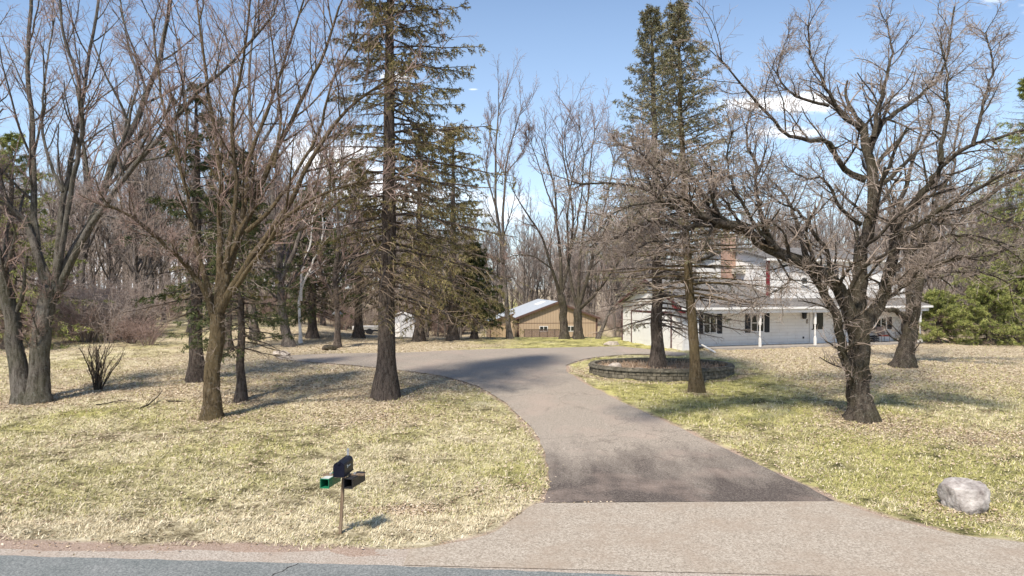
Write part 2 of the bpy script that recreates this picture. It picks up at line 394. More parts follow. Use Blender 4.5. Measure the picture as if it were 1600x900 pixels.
lf = ramp(t, nd(t, 'ShaderNodeTexVoronoi', {'Vector': co, 'Scale': 13}).outputs['Color'], [(.2, (.22, .165, .105)), (.45, (.42, .335, .22)), (.8, (.60, .51, .37))])
grav = ramp(t, n2, [(.35, (.22, .15, .11)), (.5, (.42, .31, .24)), (.65, (.60, .49, .41))])
gfac = nd(t, 'ShaderNodeMapRange', {'Value': mth(t, 'ADD', attr('green'), mth(t, 'MULTIPLY', mth(t, 'SUBTRACT', n3, .5), .5)), 'From Min': .15, 'From Max': .85}).outputs[0]
c1 = mixc(t, gfac, straw, grn)
lfac = nd(t, 'ShaderNodeMapRange', {'Value': mth(t, 'ADD', attr('leaf'), mth(t, 'MULTIPLY', mth(t, 'SUBTRACT', n1, .5), 1.2)), 'From Min': .35, 'From Max': .9}).outputs[0]
c2 = mixc(t, mth(t, 'MULTIPLY', lfac, .95), c1, lf)
c3 = mixc(t, nd(t, 'ShaderNodeMapRange', {'Value': mth(t, 'ADD', attr('edge'), mth(t, 'MULTIPLY', mth(t, 'SUBTRACT', n2, .5), .6)), 'From Min': .3, 'From Max': .8}).outputs[0], c2, grav)
t.links.new(c3, b.inputs['Base Color'])
bp = nd(t, 'ShaderNodeBump', {'Height': hh, 'Strength': 1.0, 'Distance': 0.09}); t.links.new(bp.outputs[0], b.inputs['Normal'])
M['lawn'] = m
gme = raw_mesh('ground', [(np.column_stack([GXf, GYf, Z]), Q, 0)], [m])
for nm, arr in (('green', gmask), ('leaf', lmask), ('edge', edge), ('clump', clump)):
    a = gme.attributes.new(nm, 'FLOAT', 'POINT'); a.data.foreach_set('value', arr.astype(np.float32))
tag(link('ground', gme), kind='structure')

# asphalt of the driveway: worn pinkish grey up the hill, darker newer patch above the apron
m, t, b = new_mat('driveway_asphalt', 0.9, 0.25)
co = nd(t, 'ShaderNodeTexCoord').outputs['Object']; sp = nd(t, 'ShaderNodeSeparateXYZ', {0: co})
fine = nd(t, 'ShaderNodeTexNoise', {'Vector': co, 'Scale': 28, 'Detail': 5, 'Roughness': .85}).outputs['Fac']
med = nd(t, 'ShaderNodeTexNoise', {'Vector': nd(t, 'ShaderNodeMapping', {'Vector': co, 'Scale': (1, .35, 1), 'Rotation': (0, 0, .45)}).outputs[0], 'Scale': 1.1, 'Detail': 6, 'Roughness': .65}).outputs['Fac']
old = ramp(t, fine, [(.38, (.16, .135, .108)), (.5, (.30, .257, .212)), (.62, (.46, .405, .34))])
drk = ramp(t, fine, [(.38, (.035, .028, .024)), (.5, (.098, .080, .069)), (.62, (.20, .17, .148))])
pat = mth(t, 'ADD', mth(t, 'MULTIPLY', mth(t, 'SUBTRACT', 19.6, sp.outputs['Y']), .26), mth(t, 'MULTIPLY', mth(t, 'SUBTRACT', med, .5), 2.6))
pf = nd(t, 'ShaderNodeMapRange', {'Value': pat, 'From Min': -.1, 'From Max': 1.0}).outputs[0]
c = mixc(t, pf, old, drk)
pink = nd(t, 'ShaderNodeTexNoise', {'Vector': co, 'Scale': .55, 'Detail': 5}).outputs['Fac']
c = mixc(t, mth(t, 'MULTIPLY', nd(t, 'ShaderNodeMapRange', {'Value': pink, 'From Min': .5, 'From Max': .68}).outputs[0], .45), c, (.40, .31, .255))
ck = nd(t, 'ShaderNodeTexVoronoi', {'Vector': nd(t, 'ShaderNodeMapping', {'Vector': nd(t, 'ShaderNodeVectorMath', {0: co, 1: nd(t, 'ShaderNodeTexNoise', {'Vector': co, 'Scale': 1.5}).outputs['Color']}, operation='ADD').outputs[0]}).outputs[0], 'Scale': .33}, feature='DISTANCE_TO_EDGE').outputs['Distance']
c = mixc(t, mth(t, 'MULTIPLY', nd(t, 'ShaderNodeMapRange', {'Value': ck, 'From Min': .010, 'From Max': .002}).outputs[0], .3), c, (.08, .06, .05))
t.links.new(c, b.inputs['Base Color'])
bp = nd(t, 'ShaderNodeBump', {'Height': fine, 'Strength': .5, 'Distance': .015}); t.links.new(bp.outputs[0], b.inputs['Normal'])
M['drive'] = m
tag(sheet('driveway', drive_poly, 0.014, m), kind='structure')

def paving(name, dark, mid, light, tint, patch=.5, sc=1.3):
    m, t, b = new_mat(name, .9, .25)
    co = nd(t, 'ShaderNodeTexCoord').outputs['Object']
    fine = nd(t, 'ShaderNodeTexNoise', {'Vector': co, 'Scale': 28, 'Detail': 5, 'Roughness': .85}).outputs['Fac']
    med = nd(t, 'ShaderNodeTexNoise', {'Vector': co, 'Scale': sc, 'Detail': 6, 'Roughness': .65}).outputs['Fac']
    c = ramp(t, fine, [(.38, dark), (.5, mid), (.62, light)])
    c = mixc(t, mth(t, 'MULTIPLY', nd(t, 'ShaderNodeMapRange', {'Value': med, 'From Min': .45, 'From Max': .68}).outputs[0], patch), c, tint)
    t.links.new(c, b.inputs['Base Color'])
    bp = nd(t, 'ShaderNodeBump', {'Height': fine, 'Strength': .4, 'Distance': .01}); t.links.new(bp.outputs[0], b.inputs['Normal'])
    return m
M['apron'] = paving('apron_asphalt', (.17, .14, .108), (.35, .30, .24), (.53, .47, .395), (.31, .245, .185), .75, .7)
tag(sheet('driveway_apron', apron_poly, 0.018, M['apron'], .35), kind='structure')
M['shoulder'] = paving('shoulder_gravel', (.18, .15, .12), (.36, .31, .26), (.54, .48, .41), (.34, .265, .21), .6)
def strip(name, xs, f0, f1, lift, mat, n=3):
    V = []; Fc = []
    for x in xs:
        a, b_ = f0(x), f1(x)
        for k in range(n): V.append((x, a + (b_ - a) * k / (n - 1), lift))
    for i in range(len(xs) - 1):
        for k in range(n - 1): q = i * n + k; Fc.append((q, q + n, q + n + 1, q + 1))
    return link(name, raw_mesh(name, [(V, Fc, 0)], [mat]))
xs = np.concatenate([np.arange(-300, -30, 10), np.arange(-30, 30, .12), np.arange(30, 301, 10)])
sw = lambda x: road_edge(x) + .34 + .12 * (float(vn(x, 0, .9)) - .5) + .08 * (float(vn(x, 0, .2)) - .5) + .5 * float(sst(-7, 0, x))
tag(strip('road_shoulder', xs, lambda x: road_edge(x) - .45, sw, .006, M['shoulder']), kind='structure')
m, t, b = new_mat('road_asphalt', .85, .3)
co = nd(t, 'ShaderNodeTexCoord').outputs['Object']
fine = nd(t, 'ShaderNodeTexNoise', {'Vector': co, 'Scale': 28, 'Detail': 5, 'Roughness': .85}).outputs['Fac']
med = nd(t, 'ShaderNodeTexNoise', {'Vector': co, 'Scale': 1.0, 'Detail': 5}).outputs['Fac']
c = ramp(t, fine, [(.38, (.085, .095, .095)), (.5, (.155, .168, .162)), (.62, (.26, .27, .26))])
c = mixc(t, nd(t, 'ShaderNodeMapRange', {'Value': med, 'From Min': .4, 'From Max': .7}).outputs[0], c, mixc(t, 1.0, c, (1.25, 1.2, 1.2), 'MULTIPLY'))
t.links.new(c, b.inputs['Base Color'])
bp = nd(t, 'ShaderNodeBump', {'Height': fine, 'Strength': .4, 'Distance': .01}); t.links.new(bp.outputs[0], b.inputs['Normal'])
rw = lambda x: road_edge(x) - .02 - .18 * float(sst(-3, 4, x)) + .05 * (float(vn(x, 0, .25, 3)) - .5)
road = tag(strip('road', xs, lambda x: road_edge(x) - 7.5, rw, .024, m), kind='structure')
# crack across the road edge near the mailbox
crk = []
p0 = np.array([-3.55, road_edge(-3.5) - .02]); 
for i in range(14): crk.append(p0 + np.array([-.045 * i + .03 * math.sin(i * 2.1), -.085 * i]))
V = []; Fc = []
for i, p in enumerate(crk):
    w = .006 + .006 * (i % 3); V += [(p[0] - w, p[1], .027), (p[0] + w, p[1], .027)]
    if i: q = 2 * i - 2; Fc.append((q, q + 1, q + 3, q + 2))
M['crack'] = simple('crack_fill', [(.3, (.02, .02, .02)), (.7, (.05, .045, .04))], 20, bump=0)
tag(link('road_crack', raw_mesh('road_crack', [(V, Fc, 0)], [M['crack']])), kind='structure')

# ------------------------------------------------------------------ grass blades and fallen leaves
def scatter(n, y0=11.4, y1=48, amax=.82):
    y = y0 * (y1 / y0) ** rng.random(n); y = 1 / (1 / y0 + (1 / y1 - 1 / y0) * (rng.random(n) * .7 + .3 * (np.log(y / y0) / np.log(y1 / y0))))
    x = (rng.random(n) * 2 - 1) * amax * y; return x, y
def ground_z(x, y):
    i = np.clip(np.searchsorted(gx, x) - 1, 0, nx - 2); j = np.clip(np.searchsorted(gy, y) - 1, 0, ny - 2)
    fx = (x - gx[i]) / (gx[i + 1] - gx[i]); fy = (y - gy[j]) / (gy[j + 1] - gy[j]); ZZ = Z.reshape(sh)
    return (ZZ[j, i] * (1 - fx) + ZZ[j, i + 1] * fx) * (1 - fy) + (ZZ[j + 1, i] * (1 - fx) + ZZ[j + 1, i + 1] * fx) * fy
def field(arr, x, y):
    i = np.clip(np.searchsorted(gx, x) - 1, 0, nx - 2); j = np.clip(np.searchsorted(gy, y) - 1, 0, ny - 2); return arr.reshape(sh)[j, i]
def not_bed(x, y): return np.hypot((x - BED_C[0]) / (BED_R[0] + .1), (y - BED_C[1]) / (BED_R[1] + .1)) > 1
GH = Vector((10.25, 40.8))
def not_house(x, y):
    e = (x - GH.x) * .956 + (y - GH.y) * .292; n = -(x - GH.x) * .292 + (y - GH.y) * .956
    return ~((e > -.1) & (e < 18.9) & (n > -.45) & (n < 10))
def blades(n, keepf, mats, name, label, lo=.04, hi=.11):
    x, y = scatter(n); k = (field(ddrv, x, y) > .04 + .38 * vn(x, y, .5, 8) ** 1.5) & (field(roadd, x, y) > .45 + .35 * vn(x, y, .6, 2)) & not_bed(x, y) & not_house(x, y) & keepf(x, y) & (rng.random(len(x)) < sst(.36, .52, field(clump, x, y)) + .05)
    x, y = x[k], y[k]; n = len(x); z = ground_z(x, y) - .005
    az = rng.normal(.4, 1.3, n); L = rng.uniform(lo, hi, n) * (1 + y / 40); ti = rng.uniform(.15, .8, n)
    d = np.column_stack([np.cos(az) * np.cos(ti), np.sin(az) * np.cos(ti), np.sin(ti)]) * L[:, None]
    w = np.column_stack([-np.sin(az), np.cos(az), np.zeros(n)]) * (rng.uniform(.004, .010, n) * (.6 + y / 25))[:, None]
    p = np.column_stack([x, y, z]); V = np.stack([p - w, p + w, p + d], 1).reshape(-1, 3); Fc = np.arange(3 * n).reshape(-1, 3)
    o = link(name, raw_mesh(name, [(V, Fc, 0)], mats, False)); tag(o, label, name.replace('_', ' '), kind='stuff'); return o
M['blade_straw'] = leafy('blade_straw', [(.25, (.20, .155, .09)), (.45, (.52, .44, .28)), (.75, (.80, .72, .52))], 3.0, .7, .45)
M['blade_green'] = leafy('blade_green', [(.25, (.10, .10, .035)), (.5, (.30, .29, .095)), (.75, (.56, .51, .22))], 3.0, .7, .45)
blades(420000, lambda x, y: (rng.random(len(x)) > green_mask(x, y) * .9) & (rng.random(len(x)) > leaf_mask(x, y) * .75), [M['blade_straw']], 'dead_grass', 'matted straw coloured dead grass over the lawns')
blades(300000, lambda x, y: rng.random(len(x)) < green_mask(x, y) * 1.1, [M['blade_green']], 'grass', 'thin green spring grass coming through the dead lawn')
def leaves(n, keepf, mats, name, label, extra=None, s0=.015, s1=.036):
    x, y = scatter(n, 11.6, 50); k = keepf(x, y)
    x, y = x[k], y[k]
    if extra is not None: x = np.concatenate([x, extra[0]]); y = np.concatenate([y, extra[1]])
    n = len(x); z = ground_z(x, y) + rng.uniform(.005, .035, n)
    az = rng.random(n) * 6.28; s = rng.uniform(s0, s1, n) * (.8 + y / 50)
    nrm = rng.normal(0, .35, (n, 3)) + np.array([0, 0, 1]); nrm /= np.linalg.norm(nrm, axis=1)[:, None]
    a = np.column_stack([np.cos(az), np.sin(az), np.zeros(n)]); bb = np.cross(nrm, a); bb /= np.linalg.norm(bb, axis=1)[:, None]; a = np.cross(bb, nrm)
    p = np.column_stack([x, y, z]); a *= s[:, None]; bb *= (s * .7)[:, None]; up = nrm * (s * .3)[:, None]
    V = np.stack([p - a, p - bb + up, p + a, p + bb + up], 1).reshape(-1, 3); i = np.arange(n)[:, None] * 4
    Fc = np.concatenate([i + [0, 1, 2], i + [0, 2, 3]])
    return tag(link(name, raw_mesh(name, [(V, Fc, 0)], mats, False)), label, 'leaf litter', kind='stuff')
M['leaf'] = leafy('dry_leaf', [(.1, (.20, .13, .085)), (.4, (.44, .345, .225)), (.65, (.54, .43, .31)), (.95, (.66, .57, .45))], .8, .8, .8)
keepL = lambda x, y: (field(ddrv, x, y) > -.02) & (field(roadd, x, y) > .6) & not_bed(x, y) & not_house(x, y) & (rng.random(len(x)) < .05 + .80 * leaf_mask(x, y) ** 1.3)
ex = (rng.normal(-2.3, .45, 900), rng.normal(14.5, .16, 900))
leaves(260000, keepL, [M['leaf']], 'leaf_litter', 'dry tan oak and maple leaves scattered over the lawns', ex)
onr = lambda x, y: ((field(ddrv, x, y) < -.03) | (field(roadd, x, y) < .6)) & (rng.random(len(x)) < .025 * (1 + 22 * (x < -6) + 6 * (field(ddrv, x, y) > -.4) + 3 * (y > 30)))
leaves(60000, onr, [M['leaf']], 'drive_leaves', 'few dry leaves and crumbs blown onto the driveway', None, .012, .035)

# ------------------------------------------------------------------ branch engine
def nrmz(a): return a / np.maximum(np.linalg.norm(a, axis=-1, keepdims=True), 1e-9)
def tubes(P, Rr, S, rough=0.0, flare=None):
    """P (N,K,3), Rr (N,K) -> verts, quads"""
    N, K, _ = P.shape
    T = np.empty_like(P); T[:, 1:-1] = P[:, 2:] - P[:, :-2]; T[:, 0] = P[:, 1] - P[:, 0]; T[:, -1] = P[:, -1] - P[:, -2]; T = nrmz(T)
    ref = np.where(np.abs(nrmz(P[:, -1] - P[:, 0])[:, 2:3]) > .8, np.array([[1., 0, 0]]), np.array([[0., 0, 1]]))[:, None, :]
    A = nrmz(np.cross(T, np.broadcast_to(ref, T.shape))); B = np.cross(T, A)
    th = np.arange(S) * 2 * math.pi / S
    rad = Rr[:, :, None] * np.ones(S)
    if rough:
        ph = rng.random((N, 1, 1)) * 6.28; kk = np.arange(K)[None, :, None]
        rad = rad * (1 + rough * (np.sin(3 * th + ph + kk * .23) * .5 + np.sin(5 * th - ph * 2 + kk * .4) * .35 + (rng.random((N, K, S)) - .5) * .5))
    V = P[:, :, None, :] + rad[..., None] * (A[:, :, None, :] * np.cos(th)[None, None, :, None] + B[:, :, None, :] * np.sin(th)[None, None, :, None])
    id_ = np.arange(N * K * S).reshape(N, K, S); n2 = np.roll(id_, -1, 2)
    Fq = np.stack([id_[:, :-1], n2[:, :-1], n2[:, 1:], id_[:, 1:]], -1).reshape(-1, 4)
    return V.reshape(-1, 3), Fq
def children(P, Rr, m, t0, t1, ang, lr, K, up=0.05, wig=.12, rr=.6, rmin=.004, shorten=.55, planar=False, minlen=.12, jit=.35):
    N, Kp, _ = P.shape
    t = t0 + (t1 - t0) * (np.arange(m)[None, :] + rng.random((N, m))) / m
    f = t * (Kp - 1); i = np.minimum(f.astype(int), Kp - 2); f = f - i; n_ = np.arange(N)[:, None]
    base = P[n_, i] * (1 - f[..., None]) + P[n_, i + 1] * f[..., None]
    tan = nrmz(P[n_, i + 1] - P[n_, i]); rb = Rr[n_, i] * (1 - f) + Rr[n_, i + 1] * f
    Lp = np.linalg.norm(np.diff(P, axis=1), axis=2).sum(1)[:, None]
    if planar:
        sd = np.where((np.arange(m)[None, :] + rng.integers(0, 2, (N, 1))) % 2 == 0, 1., -1.)[..., None]
        perp = nrmz(np.cross(tan, np.array([0, 0, 1.])) * sd + rng.normal(0, .25, tan.shape))
    else:
        rv = rng.normal(0, 1, tan.shape); perp = nrmz(rv - (rv * tan).sum(-1, keepdims=True) * tan)
    a = (ang * (1 + jit * (rng.random((N, m, 1)) - .5)))
    d = nrmz(tan * np.cos(a) + perp * np.sin(a))
    L = np.maximum(Lp * lr * (1 - shorten * t) * rng.uniform(.55, 1.25, (N, m)), minlen)
    M_ = N * m; d = d.reshape(M_, 3); p = base.reshape(M_, 3); L = L.reshape(M_, 1); r0 = np.maximum(np.minimum(rb.reshape(M_) * rr, L[:, 0] * .035), rmin)
    out = np.empty((M_, K, 3)); out[:, 0] = p; st = L / (K - 1)
    for k in range(1, K):
        d = nrmz(d + rng.normal(0, wig, d.shape) + np.array([0, 0, up])); p = p + d * st; out[:, k] = p
    tt = np.linspace(0, 1, K)[None, :]; Rc = r0[:, None] * (1 - .62 * tt); Rc = np.maximum(Rc, rmin * .7)
    return out, Rc
def catmull(pts, n):
    P = np.array(pts, float); P = np.vstack([2 * P[0] - P[1], P, 2 * P[-1] - P[-2]])
    seg = len(P) - 3; out = []
    for q in np.linspace(0, seg - 1e-6, n):
        i = int(q); t = q - i; p0, p1, p2, p3 = P[i:i + 4]
        out.append(.5 * (2 * p1 + (p2 - p0) * t + (2 * p0 - 5 * p1 + 4 * p2 - p3) * t * t + (3 * p1 - p0 - 3 * p2 + p3) * t ** 3))
    return np.array(out)

def bare_tree(name, label, cat, base_uv, limbs, bk, tw, fan=(9, 7, 6), len1=.34, up=.10, wig=.13, ang=.75, group=None, twr=.007, flare=.5, wob=.012, base=None, sprout=0, sp_mat=None, t0=.28, lens=(.42, .42), minlen=.2):
    """limbs: (list of (u,v) pixels, r0, r1, depth offset at the tip)"""
    B = gp(*base_uv) if base is None else base; Y = B.y; Bn = np.array(B)
    K = 22; P = []; Rr = []
    for pts, r0, r1, dd in limbs:
        n = len(pts); d0 = 0.0
        if isinstance(dd, tuple): d0, dd = dd
        arr = [Bn + np.array(q) for q in pts] if len(pts[0]) == 3 else [W(q[0], q[1], Y + d0 + (dd - d0) * (i / (n - 1)) ** 1.2) for i, q in enumerate(pts)]
        c = catmull(arr, K); L = np.linalg.norm(c[-1] - c[0])
        nz = np.cumsum(rng.normal(0, wob * L ** .6, (K, 3)), 0); nz -= np.linspace(0, 1, K)[:, None] * nz[-1]; nz *= np.sin(np.linspace(0, math.pi, K))[:, None] * .8
        c = c + nz
        tt = np.linspace(0, 1, K); r = r0 + (r1 - r0) * tt ** .7
        hgt = c[:, 2] - B.z; r = r * (1 + flare * 1.25 * np.exp(-np.maximum(hgt, 0) / .30) * (hgt < 1.5))
        P.append(c - Bn); Rr.append(r)
    P = np.array(P); Rr = np.array(Rr)
    P[:, 0, 2] = np.where(P[:, 0, 2] < .3, P[:, 0, 2] - .12, P[:, 0, 2])
    # fine rings for a rough trunk
    V0, F0 = tubes(P, Rr, 14, rough=.10)
    root = thing(name, label, cat, B, 0, group)
    link('trunk', raw_mesh('trunk', [(V0, F0, 0)], [bk]), root)
    m1, m2, m3 = fan
    PA, RA = P, Rr; sel = P[:, -1, 2] > 3.6; P, Rr = P[sel], Rr[sel]
    c1, r1 = children(P, Rr, m1, t0, 1, ang, len1, 8, up, wig, .5, twr * 1.8, .35, minlen=.5)
    c1b, r1b = children(P, Rr, 2, .9, 1, .5, len1 * 1.0, 8, up, wig, .8, twr * 1.8, .1, minlen=.4)
    c1 = np.concatenate([c1, c1b]); r1 = np.concatenate([r1, r1b])
    c2, r2 = children(c1, r1, m2, .12, 1, ang * .95, lens[0], 6, up * .8, wig, .62, twr * 1.2, .3, minlen=minlen * 1.3)
    c3, r3 = children(c2, r2, m3, .15, 1, .8, lens[1], 4, up * .3, wig * 1.2, .7, twr * .8, .3, minlen=minlen)
    bl = [(*tubes(c1, r1, 6), 0), (*tubes(c2, r2, 4), 1), (*tubes(c3, r3, 3), 1)]
    if sprout:
        # thin tangled twigs all over the inner limbs
        s1, q1 = children(PA, RA * 0 + twr, sprout, .12, 1, 1.1, .09, 5, -.02, .25, 1, twr * 1.0, .2, minlen=.6)
        s2, q2 = children(s1, q1, 6, .1, 1, .9, .5, 4, -.02, .25, 1, twr * .8, .2, minlen=.2)
        bl += [(*tubes(s1, q1, 3), 2), (*tubes(s2, q2, 3), 2)]
    link('crown', raw_mesh('crown', bl, [bk, tw, sp_mat or tw]), root)
    return root

def tris_on(P, n, L, w, spread=.8, tmin=0.1):
    N, K, _ = P.shape; t = (tmin + (1 - tmin) * rng.random((N, n))) * (K - 1); i = np.minimum(t.astype(int), K - 2); f = (t - i)[..., None]; q = np.arange(N)[:, None]
    b = P[q, i] * (1 - f) + P[q, i + 1] * f; tan = nrmz(P[q, i + 1] - P[q, i]); rv = rng.normal(0, 1, b.shape)
    d = nrmz(tan * .8 + nrmz(rv) * spread); b = b.reshape(-1, 3); d = d.reshape(-1, 3); m = len(b)
    wv = nrmz(np.cross(d, rng.normal(0, 1, d.shape))) * (w * rng.uniform(.6, 1.3, (m, 1))); Lr = L * rng.uniform(.6, 1.3, (m, 1))
    V = np.stack([b - wv * .5, b + wv * .5, b + d * Lr + wv * .15, b + d * Lr - wv * .15], 1).reshape(-1, 3); k = np.arange(m)[:, None] * 4
    return V, k + [0, 1, 2, 3]

def conifer(name, label, cat, base, height, r0, prof, nb, needle, bk, tw, z0=.12, fol=lambda zf, dx: np.ones_like(zf), lean=(0, 0), curve=None,
            a_top=.7, a_low=-.25, droop=.35, m2=12, m3=5, blade=(.11, .022), nbl=9, trd=.010, group=None, planar=True, lowkeep=1.0, hang=-.16):
    root = thing(name, label, cat, base, 0, group)
    K = 16; tt = np.linspace(0, 1, K)
    def path(t):
        t = np.asarray(t, float); x = lean[0] * t; y = lean[1] * t
        if curve is not None: x = np.interp(t, curve[0], curve[1])
        return np.stack([x, y, t * height], -1)
    P = path(tt)[None]; P[0, 1:-1, :2] += rng.normal(0, .02, (K - 2, 2)); P[0, 0, 2] = -.1
    Rr = (r0 * (1 - tt) ** .8 + .02)[None]; Rr[0] *= 1 + .75 * np.exp(-tt * height / .3)
    Pf = catmull(P[0], 40)[None]; Rf = np.interp(np.linspace(0, 1, 40), tt, Rr[0])[None]
    link('trunk', raw_mesh('trunk', [(*tubes(Pf, Rf, 12, rough=.07), 0)], [bk]), root)
    zf = z0 + (1 - z0) * (np.arange(nb) + rng.random(nb)) / nb * .985
    az = np.arange(nb) * 2.399 + rng.normal(0, .25, nb); dx, dy = np.cos(az), np.sin(az)
    L = prof(zf, dx) * rng.uniform(.7, 1.15, nb) + .12
    a = a_low + (a_top - a_low) * zf ** 1.3; s = np.linspace(0, 1, 8)[None, :]
    b = path(zf); hz = L[:, None] * s
    zc = L[:, None] * ((a[:, None]) * s - droop * (1 - zf[:, None] * .6) * s ** 2 + .18 * s ** 3)
    B1 = np.stack([b[:, 0:1] + dx[:, None] * hz, b[:, 1:2] + dy[:, None] * hz, b[:, 2:3] + zc], -1) + np.cumsum(rng.normal(0, .02, (nb, 8, 3)), 1) * (s[..., None] > 0)
    R1 = (trd * .9 + .011 * L[:, None]) * (1 - .8 * s)
    c2, r2 = children(B1, R1, m2, .12, 1, .85, .36, 5, hang * .6, .10, .6, trd * .6, .55, planar=planar, minlen=.22)
    c3, r3 = children(c2, r2, m3, .12, 1, .75, .48, 4, hang, .12, .7, trd * .45, .4, planar=False, minlen=.13)
    thin_ = np.repeat(np.repeat(rng.random(nb) < lowkeep + (1 - lowkeep) * (zf > .36), m2), m3); c3, r3 = c3[thin_], r3[thin_]
    fb = rng.random(nb) < fol(zf, dx); f2 = np.repeat(fb, m2); f3 = np.repeat(f2, m3)
    f3 = f3[thin_]
    bl = [(*tubes(B1, R1, 5), 0), (*tubes(c2, r2, 3), 1), (*tubes(c3, r3, 3), 1)]
    if f2.any():
        V, Q_ = tris_on(c2[f2], int(nbl * 1.2), *blade, tmin=.3); bl.append((V, Q_, 2))
        V, Q_ = tris_on(c3[f3], nbl, *blade); bl.append((V, Q_, 2))
        V, Q_ = tris_on(B1[fb], int(nbl * 1.6), blade[0] * 1.2, blade[1], tmin=.5); bl.append((V, Q_, 2))
    link('crown', raw_mesh('crown', bl, [bk, tw, needle], False), root)
    return root

# ------------------------------------------------------------------ house
HB = 0.86; HR = R(17); HC, HS = math.cos(HR), math.sin(HR)
def hE(u, n):   # along-front coordinate seen at pixel column u on the plane n
    k = (u - 800) / F; return (k * (GH.y + n * HC) - (GH.x - n * HS)) / (HC - k * HS)
def hN(u, e):
    k = (u - 800) / F; return (k * (GH.y + e * HS) - (GH.x + e * HC)) / (-HS - k * HC)
def hZ(v, e, n): return CZ - (v - 450) / F * (GH.y + e * HS + n * HC) - HB

def siding(name, base, line, row=.30, bw=.61, dirt=.25):
    m, t, b = new_mat(name, .6, .35)
    co = nd(t, 'ShaderNodeTexCoord').outputs['Object']; sp = nd(t, 'ShaderNodeSeparateXYZ', {0: co})
    g = nd(t, 'ShaderNodeNewGeometry'); 
    uu = mth(t, 'ADD', sp.outputs['X'], sp.outputs['Y'])
    cb = nd(t, 'ShaderNodeCombineXYZ', {0: uu, 1: sp.outputs['Z']})
    br = nd(t, 'ShaderNodeTexBrick', {'Vector': cb.outputs[0], 'Scale': 1.0, 'Mortar Size': .008, 'Mortar Smooth': .3, 'Brick Width': bw, 'Row Height': row, 'Color1': (*base, 1), 'Color2': (*[c * .95 for c in base], 1), 'Mortar': (*line, 1)})
    n = nd(t, 'ShaderNodeTexNoise', {'Vector': co, 'Scale': 1.6, 'Detail': 6, 'Roughness': .7}).outputs['Fac']
    c = mixc(t, mth(t, 'MULTIPLY', nd(t, 'ShaderNodeMapRange', {'Value': n, 'From Min': .45, 'From Max': .75}).outputs[0], dirt), br.outputs['Color'], (.50, .42, .34))
    t.links.new(c, b.inputs['Base Color'])
    bp = nd(t, 'ShaderNodeBump', {'Height': br.outputs['Fac'], 'Strength': .6, 'Distance': .012}, invert=True); t.links.new(bp.outputs[0], b.inputs['Normal'])
    return m
M['siding'] = siding('white_siding', (.80, .785, .76), (.56, .54, .52), .215, 1.22, .2)
M['white'] = simple('white_paint', [(.3, (.72, .71, .69)), (.7, (.82, .81, .79))], 3, bump=.05, rough=.5)
M['red'] = simple('dark_red_trim', [(.3, (.15, .015, .02)), (.7, (.23, .025, .032))], 4, bump=.05, rough=.5)
M['maroon'] = simple('maroon_trim', [(.3, (.06, .018, .02)), (.7, (.09, .028, .03))], 4, bump=.05, rough=.5)
M['shutter'] = simple('black_shutter', [(.3, (.012, .013, .018)), (.7, (.025, .027, .033))], 6, bump=.05, rough=.5)
M['glass'] = simple('window_glass', [(.35, (.012, .014, .014)), (.65, (.05, .055, .05))], 1.5, bump=0, rough=.12, spec=.35)
M['conc'] = simple('porch_concrete', [(.3, (.22, .20, .18)), (.7, (.38, .35, .32))], 5, bump=.2)
def shingles(name, a, b_, c_):
    m, t, b = new_mat(name, .95, .15)
    co = nd(t, 'ShaderNodeTexCoord').outputs['Object']; sp = nd(t, 'ShaderNodeSeparateXYZ', {0: co})
    cb = nd(t, 'ShaderNodeCombineXYZ', {0: sp.outputs['X'], 1: sp.outputs['Y']})
    br = nd(t, 'ShaderNodeTexBrick', {'Vector': cb.outputs[0], 'Scale': 1.0, 'Mortar Size': .012, 'Brick Width': .30, 'Row Height': .14, 'Bias': 0.0, 'Color1': (*a, 1), 'Color2': (*b_, 1), 'Mortar': (*c_, 1)})
    n = nd(t, 'ShaderNodeTexNoise', {'Vector': co, 'Scale': 9, 'Detail': 6, 'Roughness': .8}).outputs['Fac']
    c = mixc(t, 1.0, br.outputs['Color'], ramp(t, n, [(.3, (.6, .6, .6)), (.7, (1.35, 1.33, 1.3))]), 'MULTIPLY'); t.links.new(c, b.inputs['Base Color'])
    bp = nd(t, 'ShaderNodeBump', {'Height': n, 'Strength': .5, 'Distance': .02}); t.links.new(bp.outputs[0], b.inputs['Normal'])
    return m
M['shingle'] = shingles('grey_shingles', (.15, .143, .138), (.21, .20, .19), (.09, .085, .082))
mb, t, b = new_mat('chimney_brick', .9, .2)
co = nd(t, 'ShaderNodeTexCoord').outputs['Object']; sp = nd(t, 'ShaderNodeSeparateXYZ', {0: co})
br = nd(t, 'ShaderNodeTexBrick', {'Vector': nd(t, 'ShaderNodeCombineXYZ', {0: mth(t, 'ADD', sp.outputs['X'], sp.outputs['Y']), 1: sp.outputs['Z']}).outputs[0], 'Scale': 1.0, 'Mortar Size': .008, 'Brick Width': .21, 'Row Height': .075, 'Color1': (.36, .19, .13, 1), 'Color2': (.47, .30, .22, 1), 'Mortar': (.42, .37, .33, 1)})
t.links.new(br.outputs['Color'], b.inputs['Base Color']); M['brick'] = mb

HO = thing('house', 'white two storey farmhouse with grey shingle roof, dark red trim and long front porch', 'house', (GH.x, GH.y, HB), HR)
def hp(mb_, name, mat, parent=HO, **k): return mb_.build(name, mat, parent, **k)
EV = 2.52; RG = 4.22; SL = (RG - EV) / 4.45
zroof = lambda n: EV + (n + .35) * SL
